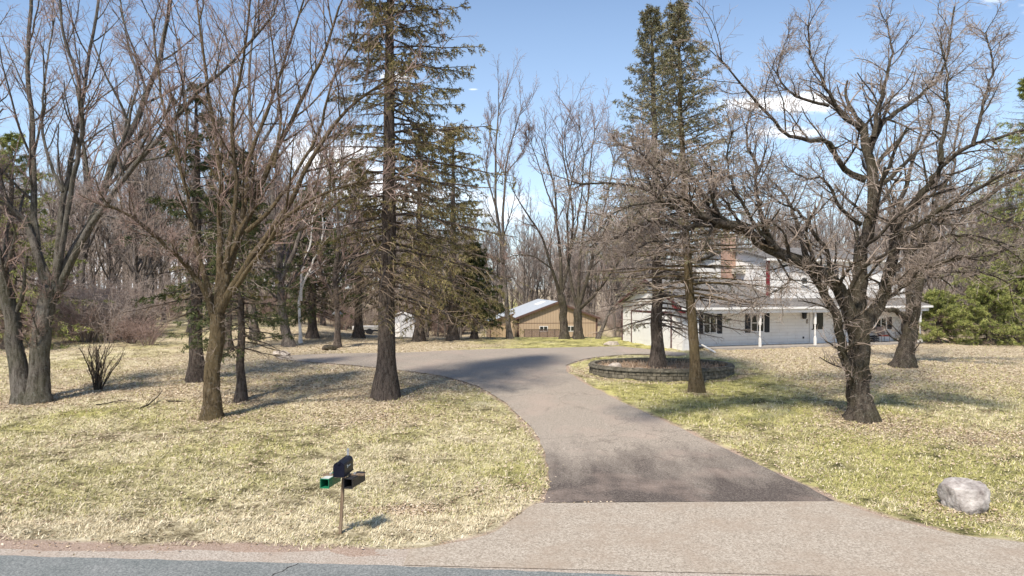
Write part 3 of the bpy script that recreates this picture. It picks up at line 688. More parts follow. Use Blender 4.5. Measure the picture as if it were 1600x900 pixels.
# garage wing walls (gable end faces left)
b_ = MB(); b_.prism([(0, 0, -.4), (0, 8.2, -.4), (0, 8.2, 2.6), (0, 4.1, RG - .12), (0, 0, 2.6)], (.18, 0, 0)); b_.box((.18, 0, -.4), (1.05, .18, 2.42)); b_.box((.18, 8.02, -.4), (6.9, 8.2, 2.5))
hp(b_, 'garage_wall', M['siding'])
b_ = MB(); b_.box((.87, .18, -.4), (1.05, 1.3, 2.42)); b_.box((1.05, 1.3, -.4), (18.2, 1.48, 2.9)); b_.box((18.02, 1.48, -.4), (18.2, 9.5, 2.9)); b_.box((6.9, 9.32, -.4), (18.02, 9.5, 2.9))
hp(b_, 'front_wall', M['siding'])
UT = 5.62
b_ = MB(); b_.box((6.9, 1.303, 2.9), (18.2, 1.48, UT)); b_.box((6.9, 9.32, 2.9), (18.2, 9.5, UT))
for e in (6.9, 18.02): b_.prism([(e, 1.48, 2.5), (e, 9.32, 2.5), (e, 9.32, UT), (e, 5.4, UT + .86), (e, 1.48, UT)], (.18, 0, 0))
hp(b_, 'upper_wall', M['siding'])
# roofs
def slab(pts, th=.12):
    q = MB(); q.prism(pts, (0, 0, th)); return q
rf = hp(slab([(-.35, -.4, zroof(-.4)), (6.88, -.4, zroof(-.4)), (6.88, 4.1, RG), (-.35, 4.1, RG)]), 'roof', M['shingle'])
hp(slab([(-.35, 4.1, RG), (6.88, 4.1, RG), (6.88, 8.55, EV), (-.35, 8.55, EV)]), 'roof', M['shingle'])
hp(slab([(6.885, -.4, zroof(-.4)), (18.7, -.4, zroof(-.4)), (18.3, 1.29, 2.98), (6.885, 1.29, 2.98)], .10), 'porch_roof', M['shingle'])
hp(slab([(6.6, .95, UT - .03), (18.5, .95, UT - .03), (18.5, 5.4, UT + .93), (6.6, 5.4, UT + .93)]), 'upper_roof', M['shingle'])
hp(slab([(6.6, 5.4, UT + .93), (18.5, 5.4, UT + .93), (18.5, 9.85, UT - .03), (6.6, 9.85, UT - .03)]), 'upper_roof', M['shingle'])
b_ = MB(); b_.box((6.6, .90, UT - .12), (18.5, .945, UT + .02)); b_.box((6.6, .96, UT - .10), (18.5, 1.30, UT - .06)); hp(b_, 'soffit', M['white'])
# chimney, corner board, vents
b_ = MB(); b_.box((6.18, 4.62, 3.5), (6.87, 5.35, 7.4)); b_.box((6.12, 4.56, 7.4), (6.93, 5.41, 7.52)); hp(b_, 'chimney', M['brick'])
hp(MB().box((6.80, 1.20, 3.0), (7.03, 1.297, UT - .1)), 'corner_board', M['red'])
b_ = MB(); b_.box((-.03, -.03, -.3), (.02, .12, 2.45)); hp(b_, 'corner_board', M['white'])
hp(MB().box((-.035, 8.10, -.3), (.05, 8.24, 2.5)), 'corner_board', M['maroon'])
b_ = MB(); b_.prism([(-.40, -.42, zroof(-.42) - .08), (-.40, -.42, zroof(-.42) + .08), (-.40, 4.1, RG + .08), (-.40, 8.57, EV + .06), (-.40, 8.57, EV - .10), (-.40, 4.1, RG - .08)], (.045, 0, 0)); hp(b_, 'rake_board', M['maroon'])
hp(MB().prism([(-.36, -.36, 2.22), (-.36, -.36, 2.62), (-.36, .75, 2.95), (-.36, .75, 2.62)], (.3, 0, 0)), 'eave_return', M['red'])
# porch
b_ = MB(); b_.box((1.05, -.32, 2.20), (18.5, -.20, 2.50)); b_.box((18.38, -.20, 2.20), (18.5, 1.30, 2.50)); hp(b_, 'porch_beam', M['white'])
hp(MB().box((1.05, -.19, 2.36), (18.37, 1.29, 2.40)), 'porch_ceiling', M['white'])
b_ = MB(); b_.box((-.38, -.47, zroof(-.4) - .06), (18.72, -.405, zroof(-.4) + .07)); hp(b_, 'gutter', M['white'])
hp(MB().box((1.9, -.22, -.5), (18.45, 1.29, .10)), 'porch_floor', M['conc'])
for u in (1187, 1273, 1349, 1437):
    e = hE(u, -.1); q = MB(); q.box((e - .06, -.19, 1.45), (e + .06, -.07, 2.2)); q.box((e - .06, -.19, .10), (e + .06, -.07, .62))
    for k in range(9):
        z0_, z1_ = .62 + k * .0922, .62 + (k + 1) * .0922; rr_ = [.05, .035, .046, .044, .041, .039, .042, .036, .05, .05]
        q.tube((e, -.13, z0_), (e, -.13, z1_), rr_[k], rr_[k + 1], 12)
    if u == 1437: q.box((e - .11, -.24, .10), (e + .11, -.02, .34)); q.box((e - .09, -.22, 2.02), (e + .09, -.04, 2.2))
    hp(q, 'porch_post', M['white'])
# garage door with panels
n0, n1_ = hN(1048.5, 0), hN(988, 0)
gd = MB(); gd.box((-.028, n0, -.2), (.0, n1_, 2.12)); 
for k in range(5): gd.box((-.036, n0 + .01, -.19 + k * .462), (-.029, n1_ - .01, -.19 + k * .462 + .445))
hp(gd, 'garage_door', M['white'])
b_ = MB(); b_.box((-.05, n0 - .10, -.3), (-.003, n0, 2.24)); b_.box((-.05, n1_, -.3), (-.003, n1_ + .12, 2.24)); b_.box((-.055, n0, 2.12), (-.003, n1_, 2.24)); hp(b_, 'garage_door_frame', M['maroon'])
def window(u0, u1, v0, v1, n=1.3, shutters=(), split='v', proud=.0, lite=2):
    e0, e1 = hE(u0, n), hE(u1, n); em = (e0 + e1) / 2; z0_, z1_ = hZ(v1, em, n), hZ(v0, em, n); y = n - proud
    f = MB(); w = .07
    f.box((e0, y - .05, z0_), (e1, y - .004, z0_ + w)); f.box((e0, y - .05, z1_ - w), (e1, y - .004, z1_))
    f.box((e0, y - .05, z0_ + w), (e0 + w, y - .004, z1_ - w)); f.box((e1 - w, y - .05, z0_ + w), (e1, y - .004, z1_ - w))
    if split == 'v': f.box((em - .03, y - .045, z0_ + w), (em + .03, y - .004, z1_ - w))
    if lite == 2: zz = (z0_ + z1_) / 2; f.box((e0 + w, y - .04, zz - .025), ((em - .03) if split == 'v' else e1 - w, y - .004, zz + .025)); 
    if lite == 2 and split == 'v': f.box((em + .03, y - .04, zz - .025), (e1 - w, y - .004, zz + .025))
    f.box((e0 - .04, y - .09, z0_ - .05), (e1 + .04, y - .004, z0_ - .002))
    fo = hp(f, 'window', M['white']); MB().box((e0 + .03, y - .022, z0_ + .03), (e1 - .03, y - .012, z1_ - .03)).build('pane', M['glass'], fo)
    for (a, b2) in shutters:
        ea, eb = hE(a, n), hE(b2, n); s_ = MB(); s_.box((ea, y - .035, z0_ - .02), (eb, y - .004, z1_ + .02))
        for k in range(14): zz = z0_ + .06 + k * (z1_ - z0_ - .12) / 14; s_.box((ea + .05, y - .045, zz), (eb - .05, y - .036, zz + .05))
        hp(s_, 'shutter', M['shutter'])
window(1098.5, 1119.5, 491, 521, shutters=[(1091.8, 1098), (1120, 1128)])
window(1172.5, 1193.5, 490, 519, shutters=[(1164, 1172), (1194, 1202)])
window(1328, 1349, 489, 515, shutters=[(1320, 1327.5), (1349.5, 1356)])
window(1367, 1385, 496, 514, lite=1, shutters=[(1385.5, 1393)])
window(1251, 1262, 433, 445, split='', lite=1)
window(1285, 1302, 413, 440, split='', shutters=[(1277, 1284.5), (1302.5, 1310)])
window(1396, 1408, 413, 440, split='', shutters=[(1388, 1395.5)])
# front door with dark storm glass
e0, e1 = hE(1266.5, 1.3), hE(1288, 1.3); zt = hZ(486, e0, 1.3)
dr = hp(MB().box((e0, 1.25, .10), (e1, 1.296, zt)), 'front_door', M['white'])
MB().box((e0 + .14, 1.235, 1.0), (e1 - .14, 1.248, zt - .12)).build('storm_glass', M['glass'], dr)
MB().tube((e0 + .07, 1.25, 1.02), (e0 + .07, 1.18, 1.02), .03).build('handle', M['shutter'], dr)
b_ = MB(); b_.box((e0 - .09, 1.24, .10), (e0 - .003, 1.297, zt + .09)); b_.box((e1 + .003, 1.24, .10), (e1 + .09, 1.297, zt + .09)); b_.box((e0, 1.24, zt + .003), (e1, 1.297, zt + .09)); hp(b_, 'door_frame', M['white'])
e = hE(1255, 1.3); q = MB(); q.box((e - .10, 1.08, 1.78), (e + .10, 1.28, 2.08)); q.box((e - .13, 1.05, 2.08), (e + .13, 1.296, 2.13)); q.box((e - .07, 1.11, 1.72), (e + .07, 1.25, 1.78)); hp(q, 'porch_lantern', M['shutter'])
e = hE(1261, 1.3); q = MB(); q.tube((e, 1.275, 1.62), (e, 1.297, 1.62), .08, n=16); q.tube((e, 1.275, 1.47), (e, 1.297, 1.47), .08, n=16); hp(q, 'wall_ornament', M['conc'])
e = hE(1255, 1.3); hp(MB().box((e - .05, 1.26, .42), (e + .05, 1.297, .55)), 'outlet_cover', M['shutter'])
# air conditioner in the side wall
q = MB(); na, nb_ = hN(1165, 6.9), hN(1150, 6.9); q.box((6.55, na, 4.72), (6.895, nb_, 5.13)); 
for k in range(7): q.box((6.535, na + .06, 4.76 + k * .05), (6.548, nb_ - .28, 4.79 + k * .05))
M['ac'] = simple('ac_beige', [(.3, (.50, .46, .40)), (.7, (.62, .58, .50))], 5, bump=.05, rough=.5)
hp(q, 'air_conditioner', M['ac'])
q = MB(); q.box((-.05, 3.8, 3.2), (-.004, 4.4, 3.7)); hp(q, 'gable_vent', M['white'])
# downspout elbow lying on the ground by the garage corner
pA, pB = gp(1092, 544), gp(1117, 552.5)
inv = Matrix.Rotation(-HR, 4, 'Z') @ Matrix.Translation((-GH.x, -GH.y, -HB))
q = MB(); q.tube(inv @ (pA + Vector((0, 0, .30))), inv @ (pB + Vector((0, 0, .09))), .055, n=8); q.tube((1.12, 1.22, .28), (1.12, 1.22, 2.2), .045, n=8); hp(q, 'downspout', M['white'])

# porch chair, box beside it, leaf bag
def hw(e, n, z=0): return Vector((GH.x + e * HC - n * HS, GH.y + e * HS + n * HC, HB + z))
M['chair_metal'] = simple('chair_metal', [(.3, (.06, .045, .04)), (.7, (.12, .09, .08))], 8, bump=.05, rough=.45)
M['cushion'] = simple('red_cushion', [(.3, (.10, .02, .016)), (.7, (.16, .035, .028))], 8, bump=.2)
M['cushion2'] = simple('faded_cushion', [(.3, (.25, .17, .14)), (.7, (.34, .25, .21))], 8, bump=.2)
ch = thing('patio_chair', 'metal patio chair with dark red seat cushion on the front porch', 'chair', hw(hE(1380, .6), .6, .10), HR + R(-12))
MB().box((-.28, -.27, .40), (.28, .25, .49)).build('seat', M['cushion'], ch, bevel=.02)
MB().prism([(-.27, .22, .50), (.27, .22, .50), (.25, .36, 1.0), (-.25, .36, 1.0)], (0, .05, .01)).build('backrest', M['cushion2'], ch, bevel=.015)
for sx in (-1, 1):
    MB().tube((sx * .29, -.27, 0), (sx * .29, -.24, .64), .016).build('leg', M['chair_metal'], ch)
    MB().tube((sx * .29, .34, 0), (sx * .28, .24, .5), .016).build('leg', M['chair_metal'], ch)
    q = MB(); q.tube((sx * .29, -.27, .64), (sx * .28, .30, .66), .018); q.tube((sx * .28, .24, .5), (sx * .27, .37, 1.02), .016); q.build('arm', M['chair_metal'], ch)
q = MB(); q.tube((-.27, .37, 1.02), (.27, .37, 1.02), .016); q.build('back_rail', M['chair_metal'], ch)
cr = thing('storage_crate', 'small black crate on the porch floor left of the chair', 'crate', hw(hE(1366, .8), .8, .10), HR)
q = MB(); q.box((-.22, -.2, 0), (.22, .2, .04))
for k in range(3): q.box((-.22, -.2, .05 + k * .14), (.22, -.17, .15 + k * .14)); q.box((-.22, .17, .05 + k * .14), (.22, .2, .15 + k * .14)); q.box((-.22, -.17, .05 + k * .14), (-.19, .17, .15 + k * .14)); q.box((.19, -.17, .05 + k * .14), (.22, .17, .15 + k * .14))
for sx in (-.22, .19):
    for sy in (-.2, .17): q.box((sx + .002, sy + .002, .03), (sx + .028, sy + .028, .47))
q.build('slatted_side', M['shutter'], cr)
M['burlap'] = simple('tan_leaves', [(.3, (.22, .11, .05)), (.5, (.50, .32, .17)), (.7, (.66, .50, .30))], 16, bump=.8, bdist=.05)
bm = bmesh.new(); bmesh.ops.create_icosphere(bm, subdivisions=3, radius=1)
for v_ in bm.verts:
    n_ = v_.co.normalized(); k_ = 1 + .16 * math.sin(n_.x * 7 + n_.z * 9) * math.cos(n_.y * 8); v_.co = Vector((n_.x * .24 * k_, n_.y * .22 * k_, n_.z * .42 * k_ + .40))
me = bpy.data.meshes.new('corn_bundle'); bm.to_mesh(me); bm.free(); me.materials.append(M['burlap'])
dd = link('dried_bundle', me, None, hw(hE(1429, .35), .35, .10)); tag(dd, 'tan dried plant bundle on the porch beside the last post', 'dried bundle')

# ------------------------------------------------------------------ pole building, lean-to shed, kennel, white shed
def ribbed(name, a, b_, rib=.23, rough=.5, axis='X'):
    m, t, b = new_mat(name, rough, .4)
    co = nd(t, 'ShaderNodeTexCoord').outputs['Object']; sp = nd(t, 'ShaderNodeSeparateXYZ', {0: co})
    w = mth(t, 'FRACT', mth(t, 'DIVIDE', mth(t, 'ADD', sp.outputs['X'], sp.outputs['Y']) if axis == 'XY' else sp.outputs[axis], rib))
    f = nd(t, 'ShaderNodeMapRange', {'Value': mth(t, 'ABSOLUTE', mth(t, 'SUBTRACT', w, .5)), 'From Min': .38, 'From Max': .46}).outputs[0]
    n = nd(t, 'ShaderNodeTexNoise', {'Vector': co, 'Scale': .8, 'Detail': 5}).outputs['Fac']
    c = mixc(t, f, mixc(t, n, a, tuple(x * .86 for x in a)), b_); t.links.new(c, b.inputs['Base Color'])
    bp = nd(t, 'ShaderNodeBump', {'Height': f, 'Strength': .6, 'Distance': .02}); t.links.new(bp.outputs[0], b.inputs['Normal']); return m
M['tan_rib'] = ribbed('tan_ribbed_wall', (.47, .355, .245), (.33, .24, .165), .30, .6, 'XY')
M['tan_door'] = ribbed('tan_door', (.44, .32, .20), (.33, .24, .15), .30, .6, 'XY')
M['roof_metal'] = ribbed('white_metal_roof', (.50, .54, .58), (.34, .37, .41), .9, .45, 'Y')
M['brown_trim'] = simple('brown_trim', [(.3, (.09, .055, .045)), (.7, (.13, .075, .06))], 4, bump=0)
PY = 75.0; pbx = (809.5 - 800) / F * PY; pw = 8.75; PBZ = float(H(5, 75)) - .05
PB = thing('pole_building', 'tan metal pole building with pale metal gable roof beyond the driveway', 'barn', (pbx, PY, PBZ), R(5))
ze = CZ - 45.5 / F * PY - PBZ; zr = CZ - 22 / F * PY - PBZ; LD = 17
q = MB(); q.prism([(0, 0, -1), (pw, 0, -1), (pw, 0, ze), (pw / 2, 0, zr), (0, 0, ze)], (0, .15, 0)); q.box((0, .15, -1), (.15, LD, ze)); q.box((pw - .15, .15, -1), (pw, LD, ze)); q.prism([(.15, LD - .15, -1), (pw - .15, LD - .15, -1), (pw - .15, LD - .15, ze), (pw / 2, LD - .15, zr - .06), (.15, LD - .15, ze)], (0, .15, 0)); q.build('wall', M['tan_rib'], PB)
sl_ = (zr - ze) / (pw / 2)
for sx in (-1, 1):
    xe = pw / 2 + sx * (pw / 2 + .35); q = MB(); q.prism([(pw / 2, -.3, zr + .02), (xe, -.3, ze - .35 * sl_ + .02), (xe, LD + .3, ze - .35 * sl_ + .02), (pw / 2, LD + .3, zr + .02)], (0, 0, .07)); q.build('roof', M['roof_metal'], PB)
    q = MB(); q.prism([(pw / 2, -.36, zr - .16), (xe, -.36, ze - .35 * sl_ - .16), (xe, -.36, ze - .35 * sl_ + .08), (pw / 2, -.36, zr + .08)], (0, .055, 0)); q.build('rake_board', M['brown_trim'], PB)
    x_ = 0 if sx < 0 else pw; q = MB(); q.box((x_ - .1, -.04, -1), (x_ + .1, .1, ze)); q.build('corner_trim', M['brown_trim'], PB)
q = MB(); q.prism([(pw / 2 - 1.6, 6, zr + .1 - 1.6 * sl_), (pw / 2 - .5, 6, zr + .1 - .5 * sl_), (pw / 2 - .5, 9, zr + .1 - .5 * sl_), (pw / 2 - 1.6, 9, zr + .1 - 1.6 * sl_)], (0, 0, .05)); q.build('skylight', M['white'], PB)
q = MB(); q.box((0.1, -.012, 1.95), (pw - .1, -.003, 2.0)); q.build('panel_seam', M['brown_trim'], PB)
for (ua, ub) in ((844, 855.5), (887, 898)):
    xa = (ua - 809.5) / F * PY; xb = (ub - 809.5) / F * PY; za = CZ - 67.5 / F * PY - PBZ; zb = CZ - 60.5 / F * PY - PBZ
    f = MB(); f.box((xa - .06, -.05, za - .06), (xb + .06, -.003, za)); f.box((xa - .06, -.05, zb), (xb + .06, -.003, zb + .06)); f.box((xa - .06, -.05, za), (xa, -.003, zb)); f.box((xb, -.05, za), (xb + .06, -.003, zb)); xm = (xa + xb) / 2; f.box((xm - .03, -.05, za), (xm + .03, -.003, zb))
    fo = f.build('window', M['white'], PB); MB().box((xa + .01, -.03, za + .01), (xb - .01, -.02, zb - .01)).build('pane', M['glass'], fo)
# lean-to shed left of the pole building
SY = 71.0; sx0 = (766 - 800) / F * SY; SZ = float(H(-1, 71)) - .03
SH = thing('garden_shed', 'small tan shed with double doors and sloping metal roof beside the pole building', 'shed', (sx0, SY, SZ), R(6))
z1_ = CZ - 52 / F * SY - SZ; z2_ = CZ - 41 / F * SY - SZ; sw_ = 2.35
q = MB(); q.prism([(0, 0, -1), (sw_, 0, -1), (sw_, 0, z2_), (0, 0, z1_)], (0, 6, 0)); q.build('wall', M['tan_rib'], SH)
q = MB(); q.prism([(-.3, -.25, z1_ - .1), (sw_ + .1, -.25, z2_ + .04), (sw_ + .1, 6.3, z2_ + .04), (-.3, 6.3, z1_ - .1)], (0, 0, .07)); q.build('roof', M['roof_metal'], SH)
q = MB(); q.prism([(-.3, -.31, z1_ - .24), (sw_ + .1, -.31, z2_ - .10), (sw_ + .1, -.31, z2_ + .11), (-.3, -.31, z1_ - .03)], (0, .055, 0)); q.box((-.03, -.04, -.6), (.08, .05, z1_ - .1)); q.build('trim', M['brown_trim'], SH)
zd = CZ - 508.5 / F * SY - SZ - .1
zd = CZ - 58.5 / F * SY - SZ
for k in range(2):
    q = MB(); q.box((.12 + k * .82, -.05, -.5), (.12 + k * .82 + .8, -.003, zd)); d_ = q.build('door', M['tan_door'], SH)
    q = MB(); q.box((.12 + (.66 if k == 0 else .90), -.09, .55), (.12 + (.72 if k == 0 else .96), -.052, .68)); q.build('handle', M['shutter'], d_)
q = MB(); q.box((.06, -.06, zd + .003), (1.82, -.003, zd + .09)); q.build('door_header', M['brown_trim'], SH)
# kennel fence in front of the pole building
KY = 72.0; kz = float(H(4, 72)); xa = (819 - 800) / F * KY; xb = (879 - 800) / F * KY; zt = CZ - 64.5 / F * KY - kz
m, t, b = new_mat('mesh_screen', .9, .1)
co = nd(t, 'ShaderNodeTexCoord').outputs['Object']; n = nd(t, 'ShaderNodeTexNoise', {'Vector': co, 'Scale': 3, 'Detail': 5}).outputs['Fac']
t.links.new(ramp(t, n, [(.3, (.14, .10, .09)), (.7, (.23, .17, .15))]), b.inputs['Base Color']); b.inputs['Alpha'].default_value = .5; M['screen'] = m
KN = thing('kennel_fence', 'brown mesh kennel fence against the tan pole building', 'fence', (xa, KY, kz), R(3))
wk = xb - xa
for k in range(6): MB().tube((wk * k / 5, 0, -.3), (wk * k / 5, 0, zt + .02), .03, n=8).build('post', M['chair_metal'], KN)
q = MB(); q.box((0, -.012, zt - .03), (wk, .012, zt + .02)); q.build('rail', M['chair_metal'], KN)
MB().box((.02, .03, -.2), (wk - .02, .04, zt - .05)).build('screen', M['screen'], KN)

# white gambrel shed behind the big spruce
M['wshed'] = ribbed('white_shed', (.62, .63, .66), (.46, .47, .5), .4, .5, 'XY')
WY = 62.0; wz = float(H(-10, WY)); wb = gp(624, 525); wx0 = (606 - 800) / F * WY; WW = 41 / F * WY; wzt = CZ - 40 / F * WY - wz
WS = thing('barn_shed', 'small white barn shaped shed with rounded roof behind the big spruce trunk', 'shed', (wx0, WY, wz), R(4))
hgt = wzt
q = MB(); prof = [(0, 0, -.6), (WW, 0, -.6), (WW, 0, hgt * .55), (WW * .9, 0, hgt * .80), (WW * .66, 0, hgt * .96), (WW * .5, 0, hgt), (WW * .34, 0, hgt * .96), (WW * .1, 0, hgt * .80), (0, 0, hgt * .55)]; q.prism(prof, (0, 3, 0)); q.build('wall', M['wshed'], WS)
for k in range(2):
    q = MB(); q.box((.12 + k * .52, -.05, 0.05), (.12 + k * .52 + .48, -.003, hgt * .62)); d_ = q.build('door', M['white'], WS)
    q = MB(); q.box((.12 + k * .52, -.062, hgt * .27), (.12 + k * .52 + .48, -.052, hgt * .30)); q.build('brace', M['conc'], d_)
q = MB(); rp = [(-.06, hgt * .55), (WW * .1 - .04, hgt * .82), (WW * .34, hgt * .985), (WW * .5, hgt * 1.025), (WW * .66, hgt * .985), (WW * .9 + .04, hgt * .82), (WW + .06, hgt * .55)]
for a_, c_ in zip(rp[:-1], rp[1:]): q.prism([(a_[0], -.12, a_[1]), (c_[0], -.12, c_[1]), (c_[0], 3.12, c_[1]), (a_[0], 3.12, a_[1])], (0, 0, .05))
q.build('roof', M['white'], WS)

# boat under a cover on its trailer left of the spruce trunk
by = 58.0; bx = (578 - 800) / F * by; bz = float(H(bx, by))
BT = thing('covered_boat', 'low white boat resting on a trailer at the wood edge', 'boat', (bx, by, bz), R(8))
L_ = 1.45; st = []
for i in range(9):
    t_ = i / 8; w_ = .55 * math.sin(min(1, .35 + t_ * .9) * math.pi * .5) * (1 if t_ < .8 else (1 - (t_ - .8) * 2.4)); st.append((-L_ + 2 * L_ * (1 - t_) , w_))
q = MB(); Vv = []; 
for x_, w_ in st: Vv += [(x_, -w_, .72), (x_, -w_ * .8, .42), (x_, w_ * .8, .42), (x_, w_, .72)]
Fq = [(i * 4 + k, i * 4 + (k + 1) % 4, i * 4 + 4 + (k + 1) % 4, i * 4 + 4 + k) for i in range(8) for k in range(4)]; Fq += [(0, 1, 2, 3), (35, 34, 33, 32)]
q.add(Vv, Fq); q.build('hull', M['white'], BT)
q = MB(); q.box((-1.3, -.5, .28), (1.3, -.44, .36)); q.box((-1.3, .44, .28), (1.3, .5, .36)); q.build('trailer_frame', M['shutter'], BT)
for sy in (-.6, .6): MB().tube((0, sy - .08, .26), (0, sy + .08, .26), .27, n=18).build('wheel', M['shutter'], BT)

# bird feeder pole
p = gp(527, 541)
M['galv'] = simple('galvanised', [(.3, (.28, .29, .30)), (.7, (.42, .43, .45))], 6, bump=.05, rough=.4, metal=.3)
M['wood'] = simple('weathered_post', [(.3, (.11, .075, .045)), (.55, (.21, .15, .10)), (.75, (.32, .25, .175))], 14, (1, 1, .1), .5, .01)
s_ = p.y / F; BF = thing('bird_feeder', 'bird feeder with grey dome on a thin pole beside a tree stub', 'bird feeder', p)
MB().tube((0, 0, -.1), (0, 0, 50 * s_), .035).build('pole', M['galv'], BF)
q = MB(); 
for (r_a, r_b, za, zb) in ((.34, .30, 0, .06), (.30, .20, .06, .16), (.20, .04, .16, .22)): q.tube((0, 0, 50 * s_ + za), (0, 0, 50 * s_ + zb), r_a, r_b, 20)
q.build('dome', M['galv'], BF, smooth=True)
q = MB(); q.tube((0, 0, 50 * s_ - .32), (0, 0, 50 * s_ - .05), .09, n=14); q.tube((0, 0, 50 * s_ - .36), (0, 0, 50 * s_ - .32), .2, n=14); q.build('feeder_tray', M['wood'], BF)

# ------------------------------------------------------------------ boulders
def rock(name, label, cat, u, v, w, h, d, mat, seed, flat=.15, rz=0, group=None, sink=.25):
    r_ = random.Random(seed); bm = bmesh.new(); bmesh.ops.create_icosphere(bm, subdivisions=5, radius=1)
    planes = [(Vector((r_.gauss(0, 1), r_.gauss(0, 1), r_.gauss(0, .8))).normalized(), r_.uniform(.66, .88)) for _ in range(13)]
    planes += [(Vector((0, -.1, 1)).normalized(), .72)]
    from mathutils import noise
    for q_ in bm.verts:
        c = q_.co.copy()
        for n_, dd_ in planes:
            k_ = c.dot(n_) - dd_
            if k_ > 0: c -= n_ * k_ * .97
        nn = noise.fractal(c * 2.0 + Vector((seed, 0, 0)), 1.0, 2.0, 5); c += c.normalized() * nn * .05; n2_ = noise.fractal(c * 9 + Vector((0, seed, 0)), 1, 2, 3); c += c.normalized() * n2_ * .03
        q_.co = Vector((c.x * w / 1.6, c.y * d / 1.6, c.z * h / 1.45 + h * (.5 - sink * .5)))
    me = bpy.data.meshes.new(name); bm.to_mesh(me); bm.free(); me.materials.append(mat); me.polygons.foreach_set('use_smooth', [True] * len(me.polygons))
    g_ = gp(u, v); o = link(name, me, None, g_ + Vector((0, d * .35, -.02))); o.rotation_euler = (0, 0, rz); return tag(o, label, cat, group)
M['granite'] = simple('granite', [(.30, (.13, .10, .095)), (.42, (.32, .28, .255)), (.55, (.47, .425, .39)), (.75, (.62, .575, .535))], 5.5, bump=1.0, bdist=.06, rough=.85, detail=10, scale2=2.2)
M['fstone'] = simple('fieldstone', [(.3, (.25, .2, .17)), (.7, (.55, .49, .42))], 6, bump=.6, rough=.9)
rock('boulder', 'large pale granite boulder on the lawn beside the driveway apron', 'boulder', 1520, 797, .90, .70, .75, M['granite'], 5, rz=.4, sink=.45)
rock('rock', 'dark low rock beside the bird feeder pole', 'rock', 514, 547, .8, .35, .6, M['bark_dark'], 8)
rock('rock', 'pale stone at the gravel edge by the garage corner', 'rock', 956, 540, .9, .35, .5, M['fstone'], 9)
rock('rock', 'small brown stone left of the gravel turnout', 'rock', 438, 556, .9, .3, .5, M['fstone'], 12)

# ------------------------------------------------------------------ raised bed
M['block'] = simple('mossy_block', [(.3, (.06, .053, .04)), (.5, (.15, .132, .10)), (.72, (.28, .25, .195))], 7, bump=.8, bdist=.02, scale2=2.5)
M['cap'] = simple('cap_stone', [(.3, (.07, .065, .05)), (.5, (.16, .145, .115)), (.75, (.29, .265, .215))], 7, bump=.6, bdist=.02, scale2=2)
M['soil'] = simple('leafy_soil', [(.3, (.10, .07, .05)), (.5, (.28, .19, .13)), (.7, (.46, .34, .24))], 9, bump=1, bdist=.08)
bz0 = float(H(*BED_C)); BD = thing('raised_bed', 'oval raised planting bed of mossy grey blocks around the twin spruce', 'planting bed', (BED_C[0], BED_C[1], bz0))
gmin = float(H(BED_C[0], BED_C[1] - BED_R[1])) - bz0; RIM = .44
def ell(th, k=0.): return ((BED_R[0] + k) * math.cos(th), (BED_R[1] + k) * math.sin(th))
q = MB(); qc = MB(); nb_ = 58
for c_ in range(4):
    z0_ = gmin - .10 + c_ * .155; 
    for i in range(nb_):
        a0 = 2 * math.pi * (i + (c_ % 2) * .5 + .02) / nb_; a1 = 2 * math.pi * (i + (c_ % 2) * .5 + .97) / nb_; j_ = random.uniform(-.012, .012)
        o0, o1, i0, i1 = ell(a0, .0 - c_ * .012 + j_), ell(a1, -c_ * .012 + j_), ell(a0, -.26), ell(a1, -.26)
        if z0_ + .15 < RIM: q.prism([(*i0, z0_), (*o0, z0_), (*o1, z0_), (*i1, z0_)], (0, 0, .145))
for i in range(nb_ // 2):
    a0 = 2 * math.pi * (i + .01) / (nb_ / 2); a1 = 2 * math.pi * (i + .99) / (nb_ / 2); am = (a0 + a1) / 2
    zc_ = gmin - .10 + 3 * .155 + .004
    qc.prism([(*ell(a0, -.27), zc_), (*ell(a0, .03), zc_), (*ell(am, .03), zc_), (*ell(a1, .03), zc_), (*ell(a1, -.27), zc_), (*ell(am, -.27), zc_)], (0, 0, .085))
q.build('block_wall', M['block'], BD, bevel=.012); qc.build('cap_stones', M['cap'], BD, bevel=.01)
topz = gmin - .10 + 3 * .155 + .089
Vs = [(0, 0, topz - .20)]; Fs = []; nr = 12; na_ = 60
for i in range(1, nr + 1):
    for j in range(na_):
        a_ = 2 * math.pi * j / na_; x_, y_ = ell(a_, -.2); k_ = i / nr; Vs.append((x_ * k_, y_ * k_, topz - .20 + .05 * (float(vn(x_ * k_, y_ * k_, .4)) - .5)))
for j in range(na_): Fs.append((0, 1 + j, 1 + (j + 1) % na_))
for i in range(1, nr):
    for j in range(na_): a_, c_ = 1 + (i - 1) * na_, 1 + i * na_; Fs.append((a_ + j, c_ + j, c_ + (j + 1) % na_, a_ + (j + 1) % na_))
q = MB(); q.add(Vs, Fs); q.build('soil', M['soil'], BD, smooth=True)
SOILZ = bz0 + topz - .20
